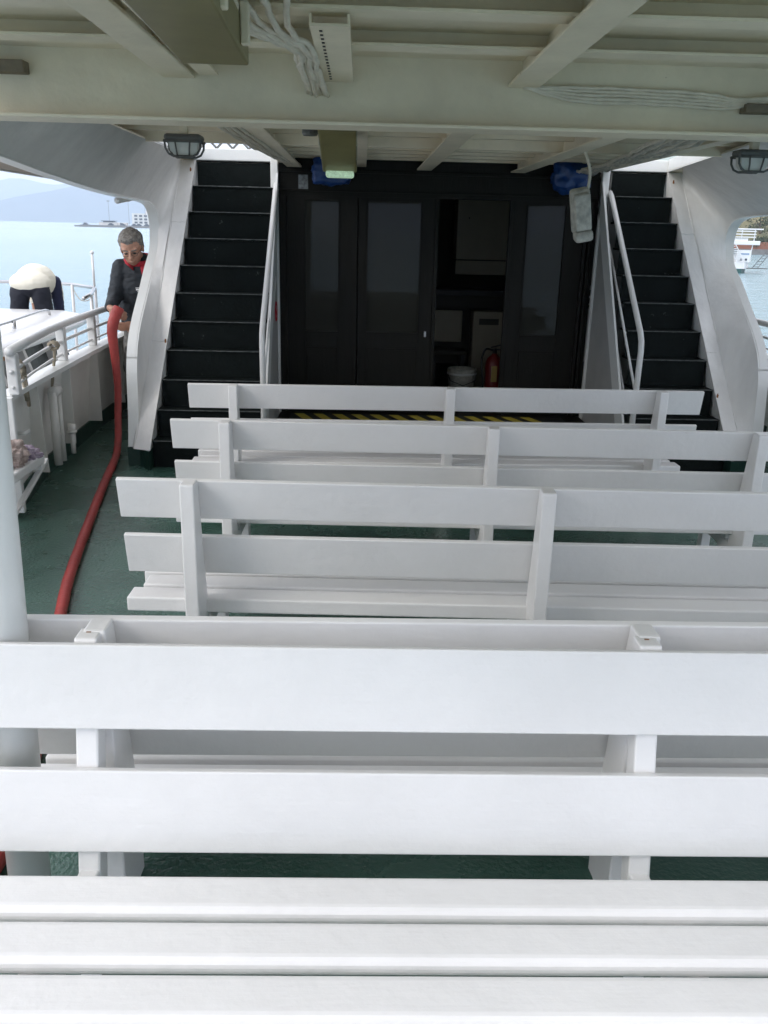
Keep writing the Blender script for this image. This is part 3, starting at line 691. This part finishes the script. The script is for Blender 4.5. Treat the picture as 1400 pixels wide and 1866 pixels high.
# red round sign on left stair skirt
t2 = thing('prohibition_sign',(-.71,7.2,1.0),'small white sign with red ring beside the left stairs','sign')
MB().box((-.7135,7.28,.93),(-.7105,7.50,1.13),.001).build('plate','white',t2)
sg = MB(); sg.tube([(-.709,7.39+.075*math.cos(a*.3927),1.03+.075*math.sin(a*.3927)) for a in range(16)],.009,6,closed=True); sg.bar((-.709,7.34,1.08),(-.709,7.44,.98),.012,.006); sg.build('red_ring','red',t2)

# ------------------------------------------------------------------ benches
def bench(name, label, loc, rz, tb=(.65,.80), lb=(.42,.58), sz=.312, top_y=0., group='white slatted benches across the deck', x0=-.275, x1=2.865, sx0=-.285, sx1=2.80, back=-.055, th=.06, bev=.008, slim=False):
    """origin at the first post on the deck, sitter faces +y; the back leans towards -y"""
    t = thing(name,(0,0,0),label,'bench',group)
    lean = .21
    def yb(z): return (tb[1]-z)*lean            # back line: 0 at the top
    ang = math.atan(lean)
    for (a,b_) in (tb,lb):
        zc=(a+b_)/2; q = MB(); q.box_at(((x0+x1)/2, yb(zc)+.0, zc), Matrix.Rotation(ang,3,'X'), (x1-x0,.022,(b_-a)/math.cos(ang)), .004)
        q.build('backrest_board','bench',t)
    for x in (0,1.295,2.59):
        p0 = Vector((x,yb(0)-.042,0)); p1 = Vector((x,yb(tb[1]+.005)-.042,tb[1]+.005))
        zt = tb[1]+.005; pb_ = MB(); w2 = .026
        if slim: pb_.prism([(x-w2,yb(0)-.075,0),(x-w2,-.075,zt-.004),(x-w2,-.069,zt),(x-w2,-.014,zt),(x-w2,yb(0)-.014,0)],(2*w2,0,0))
        else: pb_.prism([(x-w2,-.088,0),(x-w2,-.088,zt-.004),(x-w2,-.082,zt),(x-w2,-.014,zt),(x-w2,yb(sz)-.013,sz-.08),(x-w2,.09,sz-.29),(x-w2,.05,0)],(2*w2,0,0))
        bmesh.ops.recalc_face_normals(pb_.bm, faces=pb_.bm.faces[:]); bmesh.ops.bevel(pb_.bm, geom=pb_.bm.edges[:], offset=.005, segments=2, affect='EDGES', profile=.5)
        pb_.build('post','bench',t)
        ys = yb(sz)+.01
        MB().box((x-.024,ys-.03,sz-.17),(x+.024,ys+.58,sz-.115),.006).box((x-.022,ys+back+.08,sz-.114),(x+.022,ys+back+.46,sz-th-.002),.004).build('bearer','bench',t)
        MB().box((x-.026,ys+back+.38,0),(x+.026,ys+back+.44,sz-.1705),.006).build('leg','bench',t)
        MB().prism([(x-.02,ys-.01,sz-.23),(x-.02,ys+.13,sz-.1705),(x-.02,ys-.01,sz-.1705)],(.04,0,0)).build('bracket','bench',t)
    ys = yb(sz)+back
    for k in range(4):
        y0 = ys+k*.130; dz = 0
        MB().box((sx0+.03*(k%2),y0,sz-th+.001*k),(sx1-.02*(k%2),y0+.106,sz+.001*k),bev,seg=4).build('seat_slat','bench',t)
    t.location = loc; t.rotation_euler = (0,0,rz)
    return t
# camera-facing bench in front: built facing +y, turned round
b1 = bench('slatted_bench','nearest white bench whose slatted seat faces the camera',(2.0,1.765,0),R_(180-.4),(.605,.797),(.318,.510),.375,
           x0=-.275,x1=3.08,sx0=-.25,sx1=3.1,back=.15,th=.045,bev=.019,slim=True)
b1.location = (-.625+2.59+.01,1.763,0)
bench('slatted_bench','white bench standing back to back behind the nearest bench',(-.605,1.915,0),R_(0),lb=(.365,.53),sz=.285,x0=-.24)
bench('slatted_bench','white bench with its left end nearest the red hose, third from the front',(-.61,3.06,0),R_(-1.6),(.660,.816),(.422,.584),.322)
bench('slatted_bench','white bench second from the doors, fourth from the front',(-.645,4.165,0),R_(-1.4))
bench('slatted_bench','farthest white bench right before the stairs and hazard strip',(-.752,5.185,0),R_(1.1))

for b_, y_ in ((b1,0),):
    for i_,px_ in enumerate((1.295,2.59)): MB().box((px_-.004,-.05,.8025),(px_+.007,-.045,.8032)).build('rust_chip','rust',None).parent = b_
# roof post near camera
t = thing('roof_post',(-.815,1.80,0),'thick round white roof post at the left of the nearest bench','post')
MB().tube([(-.832,1.85,0.0),(-.790,1.85,2.2)],.051,28).build('pipe','paint',t,True)
MB().lathe([(.09,0.001),(.09,.012),(.06,.016)],(-.832,1.85,0)).build('base_flange','foot',t)

# aft side bench with rag, folding
t = thing('side_bench',(-1.95,4.5,0),'small white side bench fixed to the left bulwark end','bench')
MB().box((-1.885,3.7,.375),(-1.81,4.90,.43),.01).build('seat_slat','bench',t)
MB().box((-2.02,3.7,.375),(-1.92,4.92,.425),.01).build('seat_slat','bench',t)
MB().box((-2.03,4.86,.335),(-1.82,4.91,.374),.005).build('bearer','bench',t)
MB().bar((-1.84,3.9,.03),(-1.85,5.02,.36),.03,.022,.004).build('brace','bench',t)
MB().box((-2.06,3.70,.002),(-2.01,3.76,.37),.005).build('leg','bench',t)
def crumple(c, r, seed, mname, name, label, flat=.5):
    b = MB(); q = bmesh.new(); bmesh.ops.create_icosphere(q, subdivisions=5, radius=1)
    for v in q.verts:
        d = v.co.normalized(); n1 = noise.noise(d*2.2+Vector((seed,0,0))); n3 = abs(noise.noise(d*4.5+Vector((0,seed,0))))
        n4 = abs(noise.noise(d*9+Vector((seed,seed,0)))); rr = .95+.35*n1-.32*n3-.16*n4
        p_ = Vector((d.x*r[0]*rr, d.y*r[1]*rr, d.z*r[2]*rr)); p_.z = max(p_.z, -r[2]*.45); v.co = p_+Vector(c)
    b.merge(q); return tag(b.build(name, mname, None, True), label, 'cloth')
crumple((-1.93,4.62,.475),(.13,.17,.105),3,'rag','rag','crumpled pinkish beige rag lying on the side bench')
crumple((-1.88,4.80,.445),(.09,.10,.05),9,'rag2','striped_cloth','crumpled purple striped cloth beside the beige rag')

# ------------------------------------------------------------------ hose
hp = spline([(-1.5,.3,.026),(-1.1,1.3,.026),(-.98,2.0,.026),(-1.13,2.8,.026),(-1.335,3.62,.026),(-1.440,4.09,.026),(-1.585,4.9,.026),(-1.705,5.6,.026),(-1.775,6.05,.027),(-1.83,6.40,.035),(-1.885,6.68,.10),(-1.925,6.86,.24),(-1.928,6.92,.42),(-1.930,6.93,.56),(-1.940,6.94,.75),(-1.945,6.94,.89),(-1.925,6.96,.99),(-1.895,7.0,1.068)],8)
n_ = len(hp); rr=[.027+.008*min(1,max(0,(i/n_-.66)/.25)) + .0008*math.sin(i*1.7) for i in range(n_)]; fl=[1+.22*min(1,max(0,(i/n_-.75)/.15)) for i in range(n_)]
tag(MB().tube(hp, rr, 16, flat=fl).build('hose','hose',None,True), 'thick red water hose running along the green deck to the man', 'hose')
tag(MB().box((-1.22,3.30,.0005),(-1.14,3.33,.002)).build('deck_drain','black') ,'small dark drain slot in the green deck beside the hose','drain')

# ------------------------------------------------------------------ lamps
t = thing('ceiling_lamp',(-.36,2,2.1),'large olive box lamp under the roof at top left','lamp')
rotz = Matrix.Rotation(R_(1.5),3,'Z')
MB().box((-.45,1.35,2.088),(-.28,2.46,2.17),.006,rotz).build('cover','olive',t)
MB().box((-.45,1.34,2.17),(-.28,2.47,2.184),.003,rotz).build('back_plate','ceil',t)
MB().box((-.40,1.36,2.184),(-.34,2.3,2.27),.003).build('bracket','ceil',t)
for y in (1.9,2.25): MB().box((-.288,y,2.10),(-.268,y+.03,2.19),.004).build('clip','ceil',t)
def bulkhead(x,y,lab):
    t = thing('bulkhead_lamp',(x,y,2.10),lab,'lamp','caged bulkhead lamps under the roof')
    MB().box((x-.02,y-.02,2.15),(x+.02,y+.02,2.27)).build('bracket','ceil',t)
    MB().box((x-.098,y-.06,2.115),(x+.098,y+.06,2.15),.016).build('base','cagegrey',t)
    rot = Matrix.Identity(3)
    g_ = MB(); g_.prism([(x-.078,y-.04,2.116),(x+.078,y-.04,2.116),(x+.070,y-.036,2.068),(x+.045,y-.032,2.046),(x-.045,y-.032,2.046),(x-.070,y-.036,2.068)],(0,.075,0)); g_.build('glass','lampglass',t)
    c = MB()
    for dx in (-.034,.034):
        c.tube([(x+dx*1.15,y-.058,2.117),(x+dx,y-.054,2.075),(x+dx*.9,y-.044,2.040),(x+dx*.9,y+.044,2.040),(x+dx,y+.054,2.075),(x+dx*1.15,y+.058,2.117)],.0048,6)
    for dy in (-.052,.052):
        c.tube([(x-.094,y+dy,2.12),(x-.091,y+dy,2.08),(x-.075,y+dy,2.052),(x-.05,y+dy*.9,2.040),(x+.05,y+dy*.9,2.040),(x+.075,y+dy,2.052),(x+.091,y+dy,2.08),(x+.094,y+dy,2.12)],.006,6)
    c.tube([(x-.096,y-.054,2.114),(x+.096,y-.054,2.114),(x+.096,y+.054,2.114),(x-.096,y+.054,2.114)],.008,6,closed=True)
    c.build('cage','cagegrey',t,True)
bulkhead(-.945,4.98,'grey caged bulkhead lamp above the left stairs')
bulkhead(2.095,4.98,'grey caged bulkhead lamp above the right stairs')
# emergency exit lamp
t = thing('emergency_lamp',(-.12,4.9,2.1),'tilted olive emergency lamp with glowing green end before the doors','lamp')
rx = Matrix.Rotation(R_(-14),3,'X')
MB().box((-.222,4.45,2.075),(-.035,5.15,2.155),.008,rx).build('body','olive',t)
for y in (4.72,4.92): MB().box((-.225,y,2.075-.25*(y-4.8)+.0),(-.032,y+.012,2.155-.25*(y-4.8)),.002).build('band','lens',t)
MB().box((-.218,5.10,2.0),(-.04,5.19,2.075),.012).build('end_cap','grimy',t)
MB().box((-.205,5.095,1.965),(-.05,5.185,2.001),.012).build('glowing_lens','greenlens',t)
MB().box((-.21,4.42,2.15),(-.05,4.50,2.27),.004).box((-.16,5.0,2.05),(-.12,5.06,2.27),.003).build('bracket','ceil',t)
MB().lathe([(.035,0),(.04,.01),(.04,.03),(.02,.05)],(-.27,4.75,2.14),12).build('socket','cagegrey',t)
# hanging grimy lamp
t = thing('hanging_floodlight',(1.32,5.5,2.1),'grimy white floodlight box hanging by a cable near the right stairs','lamp')
rh = Matrix.Rotation(R_(-12),3,'Y') @ Matrix.Rotation(R_(16),3,'X')
MB().box((1.255,5.46,1.70),(1.37,5.54,1.965),.022,rh,3).build('housing','grimy',t)
MB().box((1.262,5.42,1.715),(1.362,5.47,1.935),.016,rh,3).build('front_cover','grimy',t)
MB().box((1.285,5.45,1.66),(1.395,5.54,1.725),.02,rh,3).build('gland_box','grimy',t)
MB().tube(spline([(1.345,5.5,1.95),(1.35,5.5,2.05),(1.325,5.5,2.13),(1.30,5.52,2.2)],6),.009,8).build('cable','cable',t,True)
# blue wrapped bundles
def wrap(c, r, seed, lab):
    q = bmesh.new(); bmesh.ops.create_icosphere(q, subdivisions=4, radius=1)
    for v in q.verts:
        d = v.co.normalized(); rr = 1+.35*noise.noise(d*1.6+Vector((seed,2,0)))-.3*abs(noise.noise(d*4+Vector((2,seed,0))))
        m4 = max(abs(d.x),abs(d.y),abs(d.z)); d2 = d/(m4**.6)
        v.co = Vector((d2.x*r[0]*rr,d2.y*r[1]*rr,d2.z*r[2]*rr))+Vector(c)
    b = MB(); b.merge(q); return tag(b.build('blue_bag','blue',None,True), lab, 'bag')
wrap((-.245,7.42,2.13),(.155,.08,.105),2,'blue plastic bag bundle tied up behind the emergency lamp')
wrap((1.66,7.40,2.14),(.15,.08,.12),5,'blue plastic bag bundle tied up behind the hanging floodlight')

# ------------------------------------------------------------------ neighbour boat on the left
t = thing('motor_yacht',(-3.8,7.5,WZ),'white motor boat alongside with tinted windows and bow railing','boat')
def ring(pts,z): return [(x,y,z) for x,y in pts]
hull = [(-2.62,1.5),(-2.60,6),(-2.66,8.5),(-2.9,10.4),(-3.5,11.6),(-4.3,12.2),(-5.1,11.6),(-5.8,10.4),(-6.1,8.5),(-6.15,6),(-6.1,1.5)]
MB().prism(ring(hull,WZ-.4),(0,0,WZ*-1+.4+.02)).build('hull','greyhull',t)
MB().prism(ring([(-4.3+(x+4.3)*.99,y*.995) for x,y in hull],.021),(0,0,.05)).build('foredeck','gel',t)
# cabin with tinted windows
cab = [(-2.80,1.5),(-2.78,7.2),(-2.84,8.9),(-3.1,9.3),(-5.4,9.3),(-5.75,8.9),(-5.85,7.2),(-5.85,1.5)]
c2 = [(-4.3+(x+4.3)*.92, y-.18 if y>2 else y) for x,y in cab]
def loft(b, P, Q):
    A=[b.bm.verts.new(p) for p in P]; B_=[b.bm.verts.new(p) for p in Q]; n=len(A)
    for i in range(n): b.bm.faces.new((A[i],A[(i+1)%n],B_[(i+1)%n],B_[i]))
    b.bm.faces.new(A[::-1]); b.bm.faces.new(B_); return b
loft(MB(), ring(cab,.07), ring(c2,.727)).build('cabin_side','tint',t)
# mullions
for y in (2.6,4.0,5.0,5.7,6.4,7.0,7.6,8.3):
    k = .02; xa_ = -2.765-(0 if y<7.2 else (y-7.2)*.035)
    MB().bar((xa_+k,y,.08),(xa_-.13+k,y-.18,.727),.05,.08,.004,(1,0,0)).build('mullion','gel',t)
roof = [(-2.66,1.5),(-2.62,6.3),(-2.64,7.6),(-2.70,8.6),(-2.76,9.15),(-3.0,9.38),(-4.3,9.5),(-5.5,9.38),(-5.8,9.0),(-5.95,7.6),(-5.95,1.5)]
def shrink(P,f,dy): return [(-4.3+(x+4.3)*f, y-dy if y>6.5 else y) for x,y in P]
rb = MB(); L0=ring(shrink(roof,.985,.03),.728); L1=ring(roof,.745); L2=ring(roof,.785); L3=ring(shrink(roof,.93,.12),.825); L4=ring(shrink(roof,.72,.6),.86); L5=ring(shrink(roof,.35,1.2),.885)
LL=[[rb.bm.verts.new(p) for p in l] for l in (L0,L1,L2,L3,L4,L5)]; n=len(roof)
for a_,b_ in zip(LL,LL[1:]):
    for i in range(n): rb.bm.faces.new((a_[i],a_[(i+1)%n],b_[(i+1)%n],b_[i]))
rb.bm.faces.new(LL[-1]); rb.bm.faces.new(LL[0][::-1]); rb.build('roof','gel',t,True)
MB().tube(spline([(-2.83,6.25,.79),(-2.85,6.4,.89),(-2.9,7.3,.90),(-2.98,8.45,.90),(-3.0,8.6,.82)],4),.012,8).tube([(-2.9,7.45,.79),(-2.9,7.45,.90)],.018,8).build('grab_rail','chrome',t,True)
pl = [(-5.9,8.6),(-5.6,9.9),(-5.0,10.8),(-4.2,11.2),(-3.5,10.9),(-3.08,10.4),(-2.83,9.4),(-2.75,8.9)]
MB().tube([(x,y,.98) for x,y in pl],.020,10).build('bow_rail','chrome',t,True)
for x,y in ((-5.6,9.9),(-4.2,11.2),(-3.5,10.9),(-3.08,10.4),(-2.83,9.4)): MB().tube([(x,y,.07),(x+.02,y-.05,.98)],.018,8).build('bow_rail_post','gel',t,True)
MB().tube([(-3.08,10.4,.95),(-3.08,10.4,1.36)],.014,8).ball((-3.08,10.4,1.37),.022).build('flag_staff','gel',t,True)
MB().tube(spline([(-3.5,10.9,.95),(-3.35,10.7,.82),(-3.2,10.55,.83),(-3.09,10.42,.93)],6),.005,6).build('thin_line','rope',t)
MB().tube([(-2.62,1.5,.02),(-2.60,6,.02),(-2.66,8.5,.03),(-2.9,10.4,.05)],.05,8).build('rubbing_strake','tube',t,True)

# ------------------------------------------------------------------ people
def V3(*a): return Vector(a)
def hand(b, wrist, dirv, palm_n, side, curl=.8, sc=1.):
    """fingers as separate chains leaving a palm; dirv = along the hand, palm_n = out of the palm, side = thumb side"""
    d=Vector(dirv).normalized(); n=Vector(palm_n).normalized(); n=(n-d*n.dot(d)).normalized(); s_=d.cross(n).normalized()*side
    w=Vector(wrist); pc=w+d*.05*sc
    b.limb([(w,.024*sc),(w+d*.03*sc,.026*sc)])
    rot=Matrix((s_,d,n)).transposed()
    b.ball(pc,(.040*sc,.048*sc,.016*sc),rot)
    for k,(o,l) in enumerate(((.028,.9),(.010,1.0),(-.009,.95),(-.027,.76))):
        p0=pc+s_*o*sc+d*.036*sc; ang=0; cur=p0; ch=[(p0,.0095*sc)]
        for j,seg in enumerate((.038,.026,.020)):
            ang+=curl*(.55 if j==0 else .8); cur=cur+(d*math.cos(ang)+n*math.sin(ang))*seg*l*sc; ch.append((cur,(.0088-.0008*j)*sc))
        b.limb(ch,8)
    t0=pc+s_*.030*sc-d*.022*sc; b.limb([(t0,.013*sc),(t0+(s_*.75+d*.5+n*.35)*.034*sc,.011*sc),(t0+(s_*.75+d*.5+n*.35)*.034*sc+(d*.6+n*.8)*.028*sc,.0095*sc)],8)

# man with the hose -------------------------------------------------
pm = thing('person',(-1.79,7.55,0),'grey-haired man in dark jacket with red collar holding the red hose','person')
hc = V3(-1.852,7.34,1.508)
hr = (Matrix.Rotation(R_(5),3,'Z') @ Matrix.Rotation(R_(25),3,'X') @ Matrix.Rotation(R_(-6),3,'Y'))   # face is -y, tipped down
def H(x,y,z): return hc + hr @ V3(x,y,z)
b = MB()
b.ball(H(0,.015,.035),(.088,.104,.096),hr,24,16); b.ball(H(0,-.035,-.035),(.068,.064,.090),hr,24,16)
b.ball(H(0,-.035,-.095),(.040,.045,.032),hr); b.ball(H(.0,-.06,-.005),(.055,.035,.05),hr)
b.limb([(H(0,-.098,.012),.011),(H(0,-.118,-.030),.015)],10); b.ball(H(-.014,-.106,-.034),.010); b.ball(H(.014,-.106,-.034),.010)
b.ball(H(0,-.092,-.066),(.027,.012,.007),hr); b.ball(H(0,-.090,-.078),(.022,.012,.007),hr)
for s_ in (-1,1):
    b.ball(H(.083*s_,.008,-.012),(.012,.022,.033),hr); b.ball(H(.036*s_,-.078,.028),(.028,.014,.011),hr); b.ball(H(.045*s_,-.070,-.03),(.024,.02,.022),hr)
neck = V3(-1.825,7.45,1.40)
b.limb([(H(0,.03,-.05),.056),(neck,.060),(V3(-1.81,7.48,1.33),.07)])
shR = V3(-1.975,7.42,1.345); shL = V3(-1.645,7.50,1.355); elR = V3(-2.025,7.36,1.11); elL = V3(-1.645,7.36,1.04)
wrR = V3(-1.995,7.10,1.055); wrL = V3(-1.80,7.09,.925)
b.ball((-1.810,7.480,1.24),(.17,.11,.16)); b.ball((-1.790,7.540,1.02),(.15,.11,.16)); b.ball((-1.780,7.570,.90),(.155,.11,.12))
b.limb([(shR,.055),(elR,.042),(wrR,.026)]); b.limb([(shL,.055),(elL,.042),(wrL,.026)])
hand(b,wrR,(.62,-.35,-.25),(.2,.75,-.35),-1,.75,1.05); hand(b,wrL,(-.90,-.25,-.10),(-.2,.65,.25),1,.65,1.05)
for s_,x in ((-1,-1.925),(1,-1.75)): b.limb([(V3(x,7.57,.88),.088),(V3(x-.01,7.48,.49),.058),(V3(x,7.56,.27),.055),(V3(x,7.59,.09),.042)]); b.ball((x,7.51,.045),(.046,.12,.042))
remesh(b,'body','skin',.0055,pm,3)
def folds(a,f):
    def g_(co,n): return n*(a*noise.noise(co*f)+a*.5*noise.noise(Vector((co.x*f*2,co.y*f*2,co.z*f*5))))
    return g_
j = MB()
j.ball((-1.815,7.470,1.32),(.225,.145,.125)); j.ball((-1.835,7.480,1.20),(.205,.155,.20)); j.ball((-1.845,7.530,1.02),(.185,.155,.20)); j.ball((-1.845,7.550,.92),(.182,.150,.12))
j.limb([(shR,.072),(elR,.060),(elR+(wrR-elR)*.86,.045)]); j.limb([(shL,.072),(elL,.060),(elL+(wrL-elL)*.80,.046)])
j.limb([(V3(-1.810,7.480,1.33),.115),(V3(-1.822,7.460,1.39),.095)])
jk = remesh(j,'jacket','jacket',.009,pm,5,folds(.012,11))
c = MB(); cp = [(-1.822+.104*math.cos(a*math.pi/9+.3), 7.435+.085*math.sin(a*math.pi/9+.3), 1.432-.060*(1-math.sin(a*math.pi/9+.3))*.5) for a in range(18)]
c.tube(cp,.026,8,closed=True,flat=[.62]*18)
c.prism([(-1.925,7.37,1.43),(-1.915,7.34,1.39),(-1.850,7.325,1.335),(-1.860,7.345,1.385)],(.01,-.014,.004)); c.prism([(-1.715,7.38,1.44),(-1.700,7.335,1.355),(-1.775,7.310,1.305),(-1.790,7.340,1.365)],(0,-.014,.004))
c.build('collar','red',jk,True)
MB().box((-1.838,7.322,1.197),(-1.798,7.345,1.202)).box((-1.835,7.322,1.180),(-1.780,7.345,1.192)).box((-1.825,7.322,1.168),(-1.790,7.345,1.172)).build('chest_logo','white',jk)
h = MB(); h.ball(H(0,.032,.054),(.098,.110,.094),hr,24,16)
for s_ in (-1,1): h.ball(H(.072*s_,.030,.015),(.022,.055,.055),hr)
h.ball(H(0,-.045,.100),(.062,.045,.030),hr)
def hf(co,n): return n*(.006*noise.noise(co*60)+.004*noise.noise(co*25))
remesh(h,'hair','hair',.006,pm,2,hf)
gl = MB()
for s_ in (-1,1):
    gl.tube([H(.034*s_+.024*math.cos(a*.5236),-.108,-.002+.016*math.sin(a*.5236)) for a in range(12)],.0018,5,closed=True)
    gl.tube([H(.058*s_,-.106,.002),H(.088*s_,-.01,.004)],.0018,5)
gl.tube([H(-.010,-.110,.0),H(.010,-.110,.0)],.0018,5)
gl.build('glasses','black',pm)
eb = MB()
for s_ in (-1,1): eb.limb([(H(.016*s_,-.103,.024),.005),(H(.05*s_,-.094,.028),.005)],6)
eb.build('eyebrows','hair',pm)
for s_ in (-1,1): MB().ball(H(.034*s_,-.093,-.001),(.013,.006,.006),hr,10,6).build('eye','black',pm)
sh = MB(); sh.ball((-1.785,7.560,.88),(.168,.125,.11))
for x in (-1.925,-1.75): sh.limb([(V3(x,7.57,.86),.098),(V3(x-.01,7.49,.52),.084)])
remesh(sh,'shorts','camo',.009,pm,3,folds(.008,12))
sh = MB()
for x in (-1.925,-1.75): sh.limb([(V3(x-.01,7.49,.56),.070),(V3(x,7.56,.3),.066),(V3(x,7.59,.08),.060)]); 
sh.ball((-1.875,7.500,.05),(.052,.13,.05)).ball((-1.695,7.500,.05),(.052,.13,.05))
remesh(sh,'boots','trousers',.009,pm,2)

# bending person on the neighbouring boat --------------------------------
pb = thing('person',(-3.60,9.8,.07),'person in white shirt and dark trousers bent double on the neighbouring bow','person')
X,Y,Z = -3.60,9.8,.07
b = MB()
hipz = Z+.89
LEG = lambda s_: [V3(X+.11*s_,Y,hipz), V3(X+.165*s_,Y+.0,Z+.47), V3(X+.20*s_,Y+.05,Z+.08)]
for s_ in (-1,1):
    a_,k_,f_ = LEG(s_); b.limb([(a_,.075),(k_,.055),(f_,.040)]); b.ball((f_.x,f_.y+.07,Z+.045),(.045,.12,.042))
b.ball((X,Y+.03,hipz+.07),(.155,.12,.10)); b.ball((X,Y+.22,hipz+.12),(.15,.20,.12)); b.ball((X,Y+.44,hipz+.04),(.17,.17,.12))
b.limb([(V3(X,Y+.52,hipz-.02),.06),(V3(X,Y+.56,hipz-.06),.055)]); b.ball((X,Y+.56,hipz-.03),(.072,.09,.095)); b.ball((X,Y+.47,hipz-.04),(.015,.02,.03))
for s_ in (-1,1):
    sh_=V3(X+.13*s_,Y+.46,hipz+.0); el=V3(X+.13*s_,Y+.50,hipz-.28); wr=V3(X+.11*s_,Y+.52,hipz-.50)
    b.limb([(sh_,.052),(el,.042),(wr,.028)]); hand(b,wr,(0,.1,-1),(-s_,0,0),1 if s_>0 else -1,.5)
remesh(b,'body','skin',.010,pb,3)
q = MB()
for s_ in (-1,1):
    a_,k_,f_ = LEG(s_); q.limb([(a_,.105),(k_,.085),(f_+V3(0,0,.02),.075)])
q.ball((X,Y+.02,hipz+.06),(.205,.15,.115))
remesh(q,'trousers','trousers',.010,pb,3,folds(.008,9))
q = MB(); q.ball((X-.0,Y+.02,hipz+.10),(.222,.170,.125)); q.ball((X-.0,Y+.20,hipz+.11),(.215,.24,.185)); q.ball((X,Y+.44,hipz+.04),(.20,.19,.14))
for s_ in (-1,1): q.limb([(V3(X+.13*s_,Y+.46,hipz+.0),.072),(V3(X+.13*s_,Y+.49,hipz-.13),.062)])
remesh(q,'shirt','shirt',.010,pb,10,folds(.005,7))
q = MB(); q.limb([(V3(X+.175,Y+.30,hipz+.10),.065),(V3(X+.195,Y+.30,hipz-.14),.06),(V3(X+.215,Y+.26,hipz-.36),.05)])
remesh(q,'sleeve',mat('navy',(.012,.016,.05),.8),.010,pb,3,folds(.008,9))

# ------------------------------------------------------------------ sea haze
hz = MB().box((-8300,-8300,WZ-1),(8300,8300,420)).build('haze',None)
hm = bpy.data.materials.new('haze'); hm.use_nodes = True; t_=hm.node_tree
for n in list(t_.nodes):
    if n.type!='OUTPUT_MATERIAL': t_.nodes.remove(n)
pv = t_.nodes.new('ShaderNodeVolumePrincipled'); pv.inputs['Density'].default_value = .00026; pv.inputs['Color'].default_value=(.73,.83,1,1); pv.inputs['Anisotropy'].default_value=.1
t_.links.new(pv.outputs[0], [n for n in t_.nodes if n.type=='OUTPUT_MATERIAL'][0].inputs['Volume'])
hz.data.materials.append(hm); tag(hz, kind='stuff')
